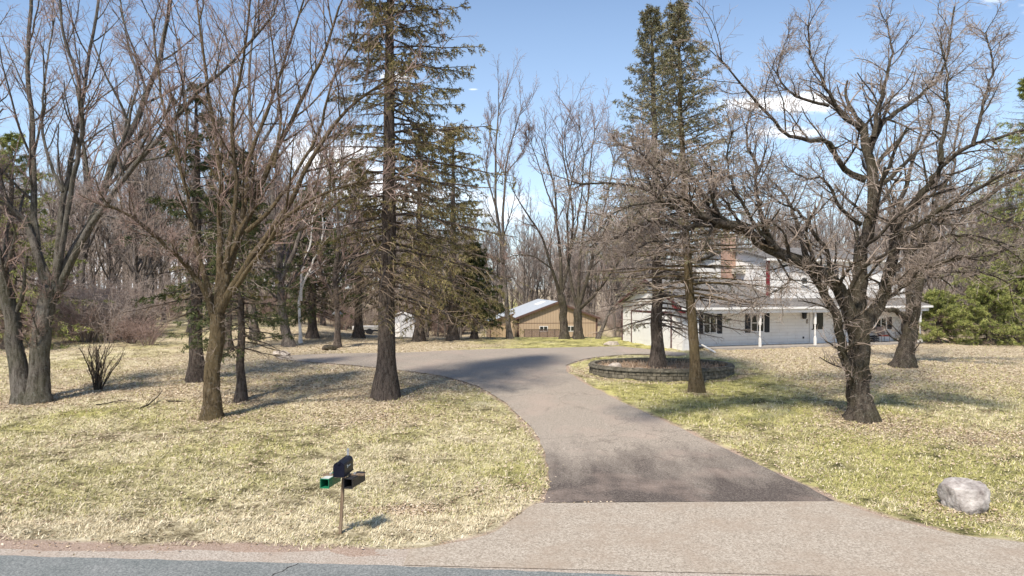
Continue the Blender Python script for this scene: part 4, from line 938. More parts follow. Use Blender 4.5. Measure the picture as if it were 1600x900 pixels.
# dry stems in the bed
n = 2600; a_ = rng.random(n) * 6.283; k_ = np.sqrt(rng.random(n)); x_ = BED_C[0] + (BED_R[0] - .35) * k_ * np.cos(a_); y_ = BED_C[1] + (BED_R[1] - .35) * k_ * np.sin(a_)
P0 = np.column_stack([x_, y_, np.full(n, SOILZ - .03)]); d = nrmz(np.column_stack([rng.normal(0, .6, n), rng.normal(0, .6, n), np.ones(n) * .9])); Ls = rng.uniform(.08, .36, (n, 1))
Pp = np.stack([P0, P0 + d * Ls * .5, P0 + d * Ls + np.column_stack([rng.normal(0, .05, n), rng.normal(0, .05, n), -np.ones(n) * .03])], 1)
M['stem'] = leafy('dry_stem', [(.2, (.30, .20, .13)), (.6, (.52, .38, .27)), (.9, (.68, .56, .43))], 1, .8, .7)
V_, F_ = tubes(Pp, np.full((n, 3), .008), 3)
tag(link('dry_stems', raw_mesh('dry_stems', [(V_, F_, 0)], [M['stem']])), 'dry pale perennial stems inside the raised bed', 'dry stems', kind='stuff')
lx, ly = rng.random(3500) * 6.283, np.sqrt(rng.random(3500)); xx = BED_C[0] + (BED_R[0] - .3) * ly * np.cos(lx); yy = BED_C[1] + (BED_R[1] - .3) * ly * np.sin(lx)
ZZs = Z.copy()
def bed_leaves():
    n = len(xx); az = rng.random(n) * 6.28; s = rng.uniform(.03, .07, n); nrm = nrmz(rng.normal(0, .4, (n, 3)) + np.array([0, 0, 1])); a = np.column_stack([np.cos(az), np.sin(az), np.zeros(n)]); bb = nrmz(np.cross(nrm, a)); a = np.cross(bb, nrm)
    p = np.column_stack([xx, yy, np.full(n, SOILZ) + rng.uniform(.0, .05, n)]); a *= s[:, None]; bb *= (s * .7)[:, None]
    V = np.stack([p - a, p - bb, p + a, p + bb], 1).reshape(-1, 3); i = np.arange(n)[:, None] * 4
    tag(link('bed_leaves', raw_mesh('bed_leaves', [(V, i + [0, 1, 2, 3], 0)], [M['leaf']], False)), 'brown fallen leaves covering the soil of the raised bed', 'leaf litter', kind='stuff')
bed_leaves()
def rock_at(label, x, y, w, h, d, seed):
    o = rock('rock', label, 'rock', 800, 700, w, h, d, M['fstone'], seed); o.location = (x, y, SOILZ - .05)
rock_at('pale pointed stone at the left end inside the raised bed', 4.55, 30.4, .55, .42, .4, 21)
rock_at('flat tan stone in the raised bed left of the spruce trunk', 5.5, 29.6, .8, .28, .45, 22)

# ------------------------------------------------------------------ mailbox post
M['mb_black'] = simple('mailbox_black', [(.3, (.008, .009, .016)), (.7, (.014, .016, .026))], 5, bump=.05, rough=.45, spec=.25)
M['tube_black'] = simple('black_plastic', [(.3, (.018, .018, .02)), (.7, (.035, .033, .035))], 5, bump=.05, rough=.45)
M['tube_green'] = simple('green_plastic', [(.3, (.012, .15, .075)), (.7, (.02, .22, .11))], 5, bump=.05, rough=.4, spec=.5)
M['greytop'] = simple('dusty_grey', [(.3, (.38, .40, .38)), (.7, (.55, .57, .54))], 5, bump=.05)
p = gp(531, 833); mx, my, mz = p; s_ = p.y / F
MBX = thing('mailbox_post', 'leaning weathered wood post with crossboard carrying the mailbox and newspaper tubes', 'post', p)
ph = 93 * s_; lean = 6 * s_
q = MB(); q.prism([(-.028, -.028, -.15), (.028, -.028, -.15), (.028, .028, -.15), (-.028, .028, -.15)], (lean, 0, ph + .15 - .03)); q.build('post', M['wood'], MBX, bevel=.004)
q = MB(); q.box((lean - .38, -.06, ph - .03), (lean + .40, .04, ph - .008)); q.box((lean - .10, -.28, ph - .006), (lean + .11, .28, ph + .014)); q.build('crossboard', M['wood'], MBX)
def local(o, x, y, z): return Vector(o.location) + Vector((x, y, z))
mbx = thing('mailbox', 'black arched metal mailbox standing on top of the leaning post', 'mailbox', p + Vector((lean, 0, ph + .016)), R(-4))
w_, h_, l_ = .098, .265, .27
def arch(w, h, n=14): return [(-w, 0), (-w, h - w)] + [(-w * math.cos(math.pi * i / n), h - w + w * math.sin(math.pi * i / n)) for i in range(1, n)] + [(w, h - w), (w, 0)]
q = MB(); q.prism([(x, -l_, z) for x, z in arch(w_, h_)], (0, 2 * l_, 0)); q.build('body', M['mb_black'], mbx, smooth=False)
q = MB(); q.prism([(x, -l_ - .022, z - .006) for x, z in arch(w_ + .008, h_ + .014)], (0, .020, 0)); M['mb_door'] = simple('mailbox_door', [(.3, (.004, .005, .012)), (.7, (.008, .009, .02))], 5, bump=.05, rough=.6, spec=.15); dd = q.build('door', M['mb_door'], mbx)  # door darker than the body: shade on the front put into its colour
q = MB(); q.box((-.02, -l_ - .045, h_ - .03), (.02, -l_ - .023, h_ + .004)); q.build('handle', M['mb_black'], dd)
q = MB(); q.box((w_ + .004, -.10, .13), (w_ + .009, .08, .15)); q.box((w_ + .004, -.12, .12), (w_ + .009, -.07, .17)); q.build('flag', M['greytop'], mbx)
q = MB(); q.box((-.02, l_ - .02, h_ - .01), (.02, l_ + .0, h_ + .13)); q.box((-.024, l_ - .03, h_ + .09), (.024, l_ + .01, h_ + .105)); q.build('rear_bracket', M['galv'], mbx)
q = MB(); q.box((-w_ - .012, -l_ + .003, -.012), (w_ + .012, l_ + .003, -.001)); q.build('base_plate', M['mb_black'], mbx)
def tube_box(name, label, x, z, rz, w, h, l, m, lip):
    o = thing(name, label, 'newspaper tube', p + Vector((lean + x, -.02, ph + z)), rz)
    th = .006; q = MB(); q.box((-w, -l, -h), (w, l, -h + th)); q.box((-w, -l, h - th), (w, l, h)); q.box((-w, -l, -h + th), (-w + th, l, h - th)); q.box((w - th, -l, -h + th), (w, l, h - th)); q.box((-w + th, l - th, -h + th), (w - th, l, h - th)); q.build('tube', m, o)
    q = MB(); e_ = .008
    q.box((-w - e_, -l - .01, -h - e_), (w + e_, -l + .015, -h - .001)); q.box((-w - e_, -l - .01, h + .001), (w + e_, -l + .015, h + e_)); q.box((-w - e_, -l - .01, -h - .001), (-w - .001, -l + .015, h + .001)); q.box((w + .001, -l - .01, -h - .001), (w + e_, -l + .015, h + .001)); q.build('rim', m, o)
    q = MB(); q.box((-w + .01, -l + .02, h + .001), (w - .01, l - .12, h + .008)); q.build('top_panel', lip, o)
    q = MB(); q.box((-.02, -.02, h + .009), (.02, .02, h + .05)); q.build('hanger', M['galv'], o)
    return o
tube_box('newspaper_tube', 'green open newspaper tube under the left end of the crossboard', -.235, -.115, R(-12), .080, .080, .25, M['tube_green'], M['greytop'])
tube_box('newspaper_tube', 'black open newspaper tube under the right end of the crossboard', .215, -.11, R(-14), .082, .084, .27, M['tube_black'], M['tube_black'])

# ------------------------------------------------------------------ left multi-stemmed maple
bare_tree('maple_tree', 'big grey maple splitting low into several stems at the left edge of the lawn', 'tree', (42, 628), [
    ([(58, 632), (63, 560), (70, 490), (80, 450)], .36, .27, 0),
    ([(42, 632), (22, 545), (6, 470), (-12, 400), (-40, 320), (-70, 200)], .35, .12, -1),
    ([(78, 480), (62, 410), (40, 350), (12, 312), (-8, 240), (-20, 120), (-25, 20)], 0.164, 0.040, .8),
    ([(80, 470), (105, 410), (150, 330), (178, 250), (215, 180), (240, 110), (262, 30), (275, -60)], 0.205, 0.056, (0, 2.)),
    ([(90, 455), (130, 370), (185, 290), (245, 225), (310, 150), (375, 85), (430, 20)], 0.139, 0.036, (0, -2)),
    ([(84, 455), (62, 400), (52, 320), (45, 220), (38, 120), (46, 0), (50, -90)], 0.148, 0.048, 2.5),
    ([(86, 450), (92, 360), (98, 290), (112, 190), (128, 110), (150, 10), (160, -60)], 0.131, 0.040, (.3, 3)),
    ([(88, 440), (110, 300), (125, 200), (120, 120), (100, 40), (90, -60)], 0.107, 0.032, -1.6),
    ([(178, 255), (200, 190), (216, 120), (198, 60), (185, -20)], 0.057, 0.024, 1),
    ([(150, 335), (190, 345), (240, 375), (290, 400)], 0.049, 0.016, -1.5),
    ([(12, 312), (-10, 260), (-40, 200)], 0.057, 0.024, -1),
    ([(98, 300), (70, 220), (72, 130), (85, 30)], 0.066, 0.024, 1)],
    M['bark_maple'], M['twig_pink'], (13, 8, 6), .30, up=.10, sprout=22, sp_mat=M['twig_grey'], wig=.08)

# tan maple in front of the dark trunks
bare_tree('maple_tree', 'tan barked maple with a straight short trunk and wide fan of branches', 'tree', (330, 655), [
    ([(330, 655), (332, 600), (337, 540), (340, 490)], .27, .23, 0),
    ([(339, 500), (350, 430), (385, 360), (428, 260), (470, 170), (505, 90), (530, 10)], .16, .035, (0, 1.5)),
    ([(341, 490), (372, 430), (420, 350), (480, 260), (540, 175), (612, 120)], .15, .03, (0, -2)),
    ([(339, 490), (345, 400), (348, 300), (338, 200), (322, 100), (305, -20)], .13, .03, 2),
    ([(335, 500), (310, 445), (268, 400), (215, 345), (165, 318)], .12, .03, -1.8),
    ([(343, 480), (380, 340), (400, 230), (438, 110), (478, -10)], .12, .03, 2.6),
    ([(337, 490), (305, 370), (282, 240), (250, 130), (238, 30)], .10, .025, 1.5),
    ([(345, 480), (400, 410), (455, 345), (520, 300), (580, 280)], .10, .022, -2.5),
    ([(352, 420), (370, 300), (365, 180), (385, 80), (392, -20)], .09, .025, -1),
    ([(428, 262), (440, 180), (430, 100), (420, 20)], .06, .02, 1),
    ([(385, 362), (430, 320), (490, 220), (520, 130), (560, 50)], .08, .022, -.5)],
    M['bark_tan'], M['twig_pink'], (13, 9, 6), .28, up=.09, sprout=30, sp_mat=M['twig_grey'], wig=.08)

# ------------------------------------------------------------------ old twisted tree on the right lawn
bare_tree('oak_tree', 'old thick trunked twisted bare tree leaning over the right lawn', 'tree', (1346, 655), [
    ([(1346, 658), (1350, 610), (1348, 560), (1342, 515)], .38, .31, 0),
    ([(1347, 625), (1331, 585), (1311, 522), (1290, 470), (1268, 425)], .17, .12, -.5),
    ([(1340, 525), (1325, 470), (1300, 430), (1255, 408), (1205, 385), (1160, 357), (1115, 348)], .26, .13, (0, -2)),
    ([(1140, 353), (1105, 350), (1050, 352), (1000, 348), (965, 368), (940, 380)], .12, .025, (-1.8, -3)),
    ([(1085, 350), (1050, 372), (1010, 380), (985, 400)], .05, .014, (-2.2, -2.6)),
    ([(1150, 355), (1110, 330), (1080, 290), (1040, 262), (1010, 235)], .09, .016, (-1.9, -1)),
    ([(1105, 349), (1075, 310), (1030, 315), (985, 325), (945, 340)], .06, .014, (-2, -4)),
    ([(1047, 319), (1030, 270), (1000, 240), (965, 225)], .05, .012, (-2.6, -3)),
    ([(1215, 388), (1185, 350), (1150, 300), (1135, 250), (1145, 205)], .08, .015, (-1.6, -2.6)),
    ([(1300, 430), (1285, 380), (1250, 330), (1225, 320), (1190, 300)], .09, .015, (-.6, -2)),
    ([(1400, 420), (1430, 390), (1470, 375), (1520, 370), (1570, 380)], .09, .02, (-.5, -1.5)),
    ([(1362, 300), (1400, 270), (1430, 225), (1450, 180), (1440, 130)], .09, .018, (.6, 2)),
    ([(1150, 354), (1080, 335), (1045, 318), (1005, 294), (955, 284), (905, 288)], .10, .022, (-2, -3.2)),
    ([(1345, 520), (1345, 450), (1350, 370), (1360, 300), (1352, 240), (1350, 195)], .29, .12, .8),
    ([(1350, 200), (1325, 190), (1295, 165), (1280, 125), (1268, 80), (1262, 40)], .10, .022, (.8, 0)),
    ([(1355, 245), (1368, 215), (1382, 190), (1420, 155), (1455, 125), (1476, 85), (1492, 10)], .12, .022, (.8, 1.5)),
    ([(1365, 215), (1372, 150), (1390, 88), (1385, 30)], .09, .02, 1),
    ([(1350, 280), (1325, 268), (1308, 245), (1300, 218), (1262, 214), (1225, 200), (1200, 175), (1165, 140), (1140, 112), (1120, 85)], .12, .018, (.3, -2)),
    ([(1344, 350), (1318, 335), (1288, 300), (1258, 284), (1232, 262)], .08, .02, -1.5),
    ([(1348, 515), (1378, 470), (1395, 430), (1400, 380), (1398, 345)], .22, .15, -.5),
    ([(1398, 355), (1425, 320), (1450, 285), (1470, 252), (1500, 232), (1550, 217), (1610, 200)], .14, .03, (-.5, -3)),
    ([(1470, 255), (1473, 190), (1478, 130), (1470, 70)], .08, .02, (-2, -1)),
    ([(1398, 370), (1440, 350), (1490, 325), (1530, 300), (1565, 275), (1620, 260)], .11, .025, (-.5, -3.5)),
    ([(1520, 228), (1530, 165), (1546, 105), (1540, 50)], .06, .018, (-2.5, -2)),
    ([(1295, 165), (1245, 150), (1215, 120), (1225, 70)], .06, .015, 0),
    ([(1205, 385), (1190, 330), (1180, 270), (1165, 215), (1172, 170)], .09, .018, (-1.6, -1)),
    ([(1262, 410), (1240, 350), (1215, 300), (1195, 270)], .10, .02, (-1, 1)),
    ([(1160, 357), (1120, 300), (1110, 260)], .06, .015, -3),
    ([(1378, 470), (1420, 440), (1450, 415)], .09, .03, -1.5),
    ([(1205, 388), (1235, 440), (1215, 462), (1170, 468)], .04, .012, -2.5)],
    M['bark_dark'], M['twig_grey'], (14, 8, 5), .34, up=.04, wig=.13, wob=.022, ang=.8, sprout=44, sp_mat=M['twig_grey'], flare=.6, twr=.007, t0=.14, lens=(.50, .45))
bare_tree('oak_tree', 'shorter dark bare tree close to the right end of the porch', 'tree', (1412, 573), [
    ([(1412, 576), (1418, 540), (1424, 500), (1428, 455)], .44, .30, 0),
    ([(1420, 500), (1398, 488), (1375, 478), (1350, 462)], .16, .06, -1.5),
    ([(1428, 470), (1440, 420), (1452, 380), (1470, 350), (1520, 325), (1570, 290), (1620, 270)], .29, .04, (0, -2)),
    ([(1428, 480), (1425, 400), (1415, 340), (1425, 270), (1440, 200)], .30, .04, 1.5),
    ([(1440, 420), (1480, 405), (1540, 400), (1600, 380)], .14, .03, -2.5),
    ([(1430, 460), (1460, 430), (1500, 425), (1545, 430), (1580, 445)], .12, .03, 1),
    ([(1452, 380), (1465, 310), (1490, 250), (1500, 180)], .13, .03, 1),
    ([(1425, 400), (1395, 350), (1385, 300), (1375, 260)], .12, .03, .5)],
    M['bark_dark'], M['twig_grey'], (12, 8, 5), .36, up=.04, wig=.14, wob=.025, ang=.8, sprout=36, sp_mat=M['twig_grey'], twr=.008, t0=.14, lens=(.5, .45))

# ------------------------------------------------------------------ spruces
b4 = gp(603, 622)
conifer('spruce_tree', 'tall old spruce with bare lower branches in the middle of the left lawn', 'tree', b4, 20.0, .33,
    lambda zf, dx: np.interp(zf, [0, .16, .3, .45, .6, .8, 1], [2.2, 3.0, 3.9, 3.6, 3.0, 1.7, .2]) * (1 + .12 * dx - .22 * (dx < -.2) * (zf < .75)), 165,
    M['needle_olive'], M['bark_spruce'], M['twig_brown'], z0=.17, fol=lambda zf, dx: np.clip(np.interp(zf, [0, .22, .34, .5, .62, 1], [.0, .25, .7, .9, .97, 1]) * np.where(dx < -.1, .55 + .45 * (zf > .62), 1.15), 0, 1),
    curve=([0, .5, 1], [0, .12, .3]), a_top=.35, a_low=-.15, droop=.42, m2=14, m3=6, blade=(.10, .026), nbl=9, trd=.011, hang=-.22, lowkeep=.35)
for (u, v, hh_, r_, lab, ned, fo, z0_, nb_, wd, crv) in [
    (1027, 577, 15.6, .26, 'taller left spruce of the twin pair growing inside the raised bed', 'needle_blue', .95, .12, 140, 1.0, ([0, .5, 1], [0, -.08, -.30])),
    (1089, 612, 15.4, .19, 'thinner leaning spruce standing just in front of the raised bed', 'needle_blue', .95, .24, 125, .92, ([0, .12, .4, .7, 1], [0, -.12, -.45, -.6, -.80]))]:
    bb_ = gp(u, v); 
    if u == 1027: bb_ = Vector((6.5, 30.5, SOILZ)); hh_ = CZ - SOILZ + 440 / F * 30.5
    else: hh_ = CZ - bb_.z + 448 / F * bb_.y
    conifer('spruce_tree', lab, 'tree', bb_, hh_, r_,
        lambda zf, dx, wd=wd: wd * np.interp(zf, [0, .15, .3, .45, .56, .78, .89, 1], [1.4, 3.6, 3.8, 3.4, 2.7, 1.2, .5, .04]) * (1 + .12 * dx), nb_,
        M[ned], M['bark_spruce'] if u == 1027 else M['bark_tan'], M['twig_grey'], z0=z0_, fol=lambda zf, dx: np.interp(zf, [0, .25, .38, .5, 1], [.10, .3, .65, .95, 1]),
        curve=crv, a_top=.75, a_low=-.1, droop=.35, m2=11, m3=5, blade=(.10, .026), nbl=6, trd=.011, hang=-.12, lowkeep=.5)
def simple_spruce(u, v, hgt, r0, wd, ned, lab, z0=.2, nb=90, folk=1.0, low=.3, blade=(.14, .038), nbl=10, m2=10, m3=4, base=None, bk='bark_spruce', tw='twig_brown', name='spruce_tree', a_top=.6, droop=.35, group=None):
    return conifer(name, lab, 'tree', base or gp(u, v), hgt, r0, lambda zf, dx: wd * np.interp(zf, [0, .2, .4, .7, 1], [.8, 1, .92, .5, .04]), nb,
        M[ned], M[bk], M[tw], z0=z0, fol=lambda zf, dx: folk * np.interp(zf, [0, .2, .4, 1], [low, .6, .95, 1]), a_top=a_top, droop=droop, m2=m2, m3=m3, blade=blade, nbl=nbl, trd=.010, group=group)
simple_spruce(307, 595, 12.5, .27, 3.0, 'needle_green', 'dark thick trunked spruce directly behind the tan maple', .22, 62, .6, .2)
simple_spruce(376, 626, 9.2, .14, 2.2, 'needle_green', 'thin young spruce with a pole like trunk right of the tan maple', .2, 70, .75, .1, blade=(.09, .024))
simple_spruce(357, 547, 12, .2, 3.0, 'needle_olive', 'spruce at the wood edge between the tan maple and the thin spruce', .25, 55, .55, .2)
simple_spruce(708, 532, 15.5, .3, 4.3, 'needle_olive', 'broad olive spruce at the far edge of the driveway left of the sheds', .12, 105, .75, .6, m2=11, m3=4, droop=.5)
simple_spruce(655, 533, 15.5, .3, 3.6, 'needle_olive', 'olive spruce behind the big spruce near the driveway bend', .14, 85, .7, .5, droop=.5)
simple_spruce(741, 529, 7.0, .2, 2.3, 'needle_green', 'short deep green spruce nearest to the tan garden shed', .2, 80, 1, .9)
simple_spruce(488, 528, 10.5, .3, 3.6, 'needle_green', 'dark green spruce standing behind the leaning trunk at the wood edge', .16, 120, 1, .8)
simple_spruce(560, 527, 13, .3, 3.4, 'needle_olive', 'olive spruce at the wood edge left of the white shed', .2, 100, .8, .4)
simple_spruce(18, 545, 12.5, .3, 4.2, 'needle_pine', 'broad yellowish spruce behind the left edge maple', .08, 75, .8, .8)
simple_spruce(-70, 540, 15.5, .3, 4.4, 'needle_olive', 'spruce cut by the left edge of the photo', .08, 80, .8, .9)
simple_spruce(1585, 548, 19, .4, 5.0, 'needle_pine', 'tall light green pine at the right edge beyond the lawn', .10, 170, .8, .7, blade=(.17, .03), name='pine_tree', a_top=.3, base=Vector((37.2, 49, float(H(37, 49)))))
for (x_, y_, h_, w_, lab) in [(29.0, 46.5, 3.3, 2.3, 'low bushy pine just right of the porch end'), (31.6, 45.2, 4.4, 2.5, 'middle of the three low bushy pines at the right lawn edge'), (34.4, 46.5, 6.5, 2.7, 'rightmost of the three low bushy pines at the right lawn edge')]:
    simple_spruce(0, 0, h_, .12, w_, 'needle_pine', lab, .03, 60, 1, 1, blade=(.15, .028), base=Vector((x_, y_, float(H(x_, y_)) - .1)), name='pine_tree', nbl=12, a_top=1.0, droop=.15, m2=12)

# ------------------------------------------------------------------ mid distance bare trees
def mid(u, v, limbs, lab, bk='bark_grey', tw='twig_pink', fan=(11, 8, 6), **k):
    k.setdefault('wig', .07)
    k.setdefault('twr', .010); return bare_tree('bare_tree', lab, 'tree', (u, v), limbs, M[bk], M[tw], fan, **k)
mid(796, 527, [([(797, 529), (791, 470), (785, 400), (776, 330), (775, 255), (778, 190), (781, 160)], 0.210, 0.033, 1),
    ([(786, 410), (786, 330), (792, 265), (803, 210), (815, 168)], 0.130, 0.028, -1), ([(776, 330), (762, 270), (765, 220), (768, 175)], 0.070, 0.022, 1), ([(791, 270), (815, 240), (828, 205)], 0.060, 0.017, 0)],
    'tall slender bare tree in front of the metal roofed barn', lens=(.42, .42), len1=.22, ang=.5)
mid(882, 527, [([(882, 529), (880, 490), (876, 460)], 0.310, 0.275, 0), ([(876, 465), (862, 420), (845, 370), (820, 330), (800, 295)], 0.150, 0.028, -2),
    ([(876, 465), (876, 400), (868, 330), (858, 270), (845, 215)], 0.160, 0.028, 1), ([(876, 462), (890, 400), (893, 320), (880, 250), (878, 200)], 0.150, 0.028, 2),
    ([(868, 330), (850, 290), (835, 240), (825, 215)], 0.070, 0.022, 0), ([(862, 420), (835, 400), (805, 400), (780, 410)], 0.060, 0.017, -2), ([(890, 400), (905, 330), (912, 250), (905, 195)], 0.090, 0.022, -1)],
    'dark twin bare maple on the left in front of the tan barn', bk='bark_dark', fan=(10, 8, 6), sprout=4)
mid(904, 527, [([(904, 529), (903, 500), (902, 482)], 0.330, 0.303, 0), ([(902, 485), (893, 430), (888, 350), (895, 280), (905, 215)], 0.150, 0.028, 1),
    ([(902, 485), (920, 430), (935, 370), (950, 300), (962, 240)], 0.170, 0.028, -1), ([(903, 485), (935, 455), (965, 410), (990, 370)], 0.150, 0.028, -2), ([(903, 480), (908, 400), (920, 330), (925, 250), (930, 200)], 0.140, 0.028, 2),
    ([(935, 372), (965, 330), (985, 280)], 0.070, 0.022, 0), ([(895, 285), (880, 235), (885, 190)], 0.060, 0.017, -1)],
    'dark twin bare maple on the right in front of the tan barn', bk='bark_dark', fan=(10, 8, 6), sprout=4)
mid(936, 527, [([(934, 529), (945, 505), (960, 478), (985, 440), (1000, 400)], .16, .05, 1), ([(960, 478), (965, 440), (960, 400)], .09, .04, 0)], 'thin leaning bare tree right of the tan barn', fan=(7, 5, 4))
mid(448, 541, [([(452, 543), (444, 500), (438, 440), (430, 360), (425, 280)], .34, .12, 0), ([(438, 440), (465, 380), (490, 310), (505, 240)], .16, .06, 1), ([(430, 360), (405, 300), (395, 220)], .16, .05, 1), ([(438, 440), (410, 400), (380, 370)], .16, .05, -1)],
    'thick leaning grey trunk beyond the gravel turnout', sprout=8, sp_mat=M['twig_grey'])
mid(527, 543, [([(527, 545), (526, 500), (522, 440), (528, 360), (520, 270)], .22, .08, 0), ([(522, 440), (545, 370), (560, 300)], .14, .05, 1), ([(526, 480), (505, 430), (495, 380)], .14, .04, -1)],
    'brown barked bare tree behind the bird feeder', sprout=12, sp_mat=M['twig_brown'], bk='bark_spruce')
bare_tree('birch_tree', 'leaning white birch stems showing between the dark trees', 'tree', (470, 536), [
    ([(470, 538), (468, 470), (478, 430), (495, 390), (505, 355), (503, 330)], .10, .035, 0), ([(470, 470), (474, 420), (488, 380), (495, 330), (515, 280)], .09, .03, .5)], M['birch'], M['twig_pink'], (6, 5, 4), .3, twr=.01)
mid(300, 520, [([(300, 525), (300, 440), (310, 350), (300, 250), (290, 160), (280, 60)], .30, .05, 0), ([(310, 350), (335, 270), (345, 180), (340, 60)], .16, .04, 2), ([(303, 300), (270, 230), (265, 150)], .13, .04, -2)], 'tall straight bare tree in the left wood behind the dark spruce', len1=.25)
mid(398, 530, [([(398, 532), (392, 440), (385, 340), (395, 230), (390, 120), (400, 20)], .30, .05, 0), ([(385, 340), (360, 250), (365, 140), (350, 40)], .16, .04, 1), ([(393, 250), (430, 180), (445, 90)], .13, .04, 1)], 'tall bare tree behind the thin spruce in the left wood', len1=.25)
mid(232, 508, [([(232, 510), (240, 430), (225, 340), (235, 240), (225, 130)], .28, .05, 0), ([(228, 340), (200, 270), (190, 200)], .13, .04, 1), ([(238, 420), (270, 350), (280, 280)], .13, .04, 1)], 'bare tree at the back of the clearing in the left wood', len1=.25)
mid(130, 512, [([(130, 515), (128, 430), (135, 330), (128, 240), (140, 150)], .24, .05, 0), ([(131, 400), (160, 330), (170, 250)], .12, .04, 1)], 'straight bare tree right of the forked left maple', len1=.25)
mid(950, 545, [([(950, 545), (946, 470), (960, 380), (975, 280), (965, 180), (940, 120)], .24, .04, 0), ([(960, 380), (935, 300), (925, 230)], .12, .03, 1), ([(970, 300), (985, 200), (960, 90), (945, 60)], .10, .02, 1)], 'bare tree standing beside the garage behind the twin spruces', base=Vector((8.4, 58, float(H(8.4, 58)))), len1=.25) if False else None

# ------------------------------------------------------------------ bare forest variants, copied
def forest_tree(seed, hgt, r0, spread=.3, nl=9, fan=(9, 8, 5), lab='', group=''):
    global rng
    rng = np.random.default_rng(seed); r_ = random.Random(seed)
    lx_, ly_ = r_.uniform(-.8, .8), r_.uniform(-.8, .8)
    top = hgt * r_.uniform(.9, 1.0)
    tr = [(0, 0, 0), (lx_ * .2, ly_ * .2, hgt * .25), (lx_ * .6, ly_ * .5, hgt * .5), (lx_ * .8, ly_, hgt * .75), (lx_, ly_, top)]
    limbs = [(tr, r0, .04, 0)]
    for i in range(nl):
        t_ = .25 + .6 * i / nl + r_.uniform(0, .05); z_ = t_ * hgt; a_ = i * 2.4 + r_.uniform(-.5, .5); L_ = (1 - t_) * hgt * r_.uniform(.6, .9) + 1.2
        x0, y0 = np.interp(t_, [0, .25, .5, .75, 1], [q[0] for q in tr]), np.interp(t_, [0, .25, .5, .75, 1], [q[1] for q in tr]); s_ = spread * r_.uniform(.7, 1.4)
        limbs.append(([(x0, y0, z_), (x0 + math.cos(a_) * L_ * s_ * .6, y0 + math.sin(a_) * L_ * s_ * .6, z_ + L_ * .35), (x0 + math.cos(a_) * L_ * s_, y0 + math.sin(a_) * L_ * s_, z_ + L_ * .92)], r0 * (1 - t_) * .65 + .03, .02, 0))
    return bare_tree('bare_tree', lab, 'tree', None, limbs, M['bark_grey'], M['twig_far'], fan, .34, up=.10, wig=.07, ang=.6, twr=.013, base=Vector((0, 0, 0)), group=group, flare=.3, t0=.2)
GL, GC, GR = 'bare trees of the left wood', 'bare trees behind the tan barn', 'bare trees behind the house'
LL, LC, LR = 'bare slender tree standing in the wood behind the left lawn', 'bare slender tree standing behind the tan barn and sheds', 'bare slender tree standing behind the white house and pines'
variants = [forest_tree(100 + i, h, r, s, n) for i, (h, r, s, n) in enumerate([(14, .17, .28, 8), (16, .20, .25, 10), (12, .15, .4, 9), (17, .22, .32, 10), (13, .14, .3, 8), (11, .16, .5, 10)])]
rng = np.random.default_rng(77); rf_ = random.Random(5)
spots = []
def put(n, u0, u1, y0, y1, lab, grp, smin=.8, smax=1.1, keep=lambda x, y: True):
    k = 0; tries = 0
    while k < n and tries < n * 40:
        tries += 1; y = rf_.uniform(y0, y1); u = rf_.uniform(u0, u1); x = (u - 800) / F * y
        if not keep(x, y) or any((x - a) ** 2 + (y - b) ** 2 < 4.5 for a, b in spots): continue
        spots.append((x, y)); k += 1
        place.append((x, y, rf_.randrange(6), rf_.uniform(0, 6.28), rf_.uniform(smin, smax), lab, grp))
place = []
clear_barn = lambda x, y: not (-4.5 < x < 14 and 66 < y < 98)
put(34, -120, 600, 56, 80, LL, GL, .75, 1.1, keep=lambda x, y: not (-13 < x < -7 and y < 68))
put(9, -120, 230, 46, 58, LL, GL, .7, .95)
put(40, 600, 1010, 80, 112, LC, GC, .75, 1.0, keep=clear_barn)
put(8, 640, 760, 60, 76, LC, GC, .55, .8, keep=clear_barn)
put(36, 960, 1720, 60, 92, LR, GR, .65, .95)
put(8, 1440, 1700, 52, 62, LR, GR, .7, .9)
first = [True] * 6
for (x, y, vi, rz, s, lab, grp) in place:
    z = float(H(x, y)) - .05
    if first[vi]:
        o = variants[vi]; o.location = (x, y, z); o.rotation_euler = (0, 0, rz); o.scale = (s, s, s); o['label'] = lab; o['group'] = grp; first[vi] = False
    else: copy_thing(variants[vi], (x, y, z), rz, s, lab, grp)

# ------------------------------------------------------------------ bushes and brush
def bush(name, lab, base, n, hgt, spread, r0, fan, tw, group=None, wig=.12, up=.05, bk=None, k0=9):
    a_ = rng.random(n) * 6.283; q = rng.uniform(.15, 1, n) * spread; h_ = hgt * rng.uniform(.6, 1.05, n)
    t_ = np.linspace(0, 1, k0)[None, :]
    b0 = np.stack([np.cos(a_) * q * .22, np.sin(a_) * q * .22], -1)
    P = np.stack([b0[:, 0:1] + np.cos(a_)[:, None] * q[:, None] * t_ ** 1.4, b0[:, 1:2] + np.sin(a_)[:, None] * q[:, None] * t_ ** 1.4, h_[:, None] * t_ - .08], -1) + np.cumsum(rng.normal(0, .018 * hgt, (n, k0, 3)), 1) * t_[..., None]
    Rr = r0 * rng.uniform(.6, 1.1, (n, 1)) * (1 - .6 * t_)
    root = thing(name, lab, 'bush', base, 0, group)
    link('stems', raw_mesh('stems', [(*tubes(P, Rr, 6), 0)], [bk or tw]), root)
    c1, r1 = children(P, Rr, fan[0], .25, 1, .6, .45, 6, up, wig, .6, r0 * .35, .3, minlen=.25)
    c2, r2 = children(c1, r1, fan[1], .15, 1, .7, .5, 4, up, wig, .7, r0 * .28, .3, minlen=.15)
    link('twigs', raw_mesh('twigs', [(*tubes(c1, r1, 4), 0), (*tubes(c2, r2, 3), 0)], [tw]), root); return root
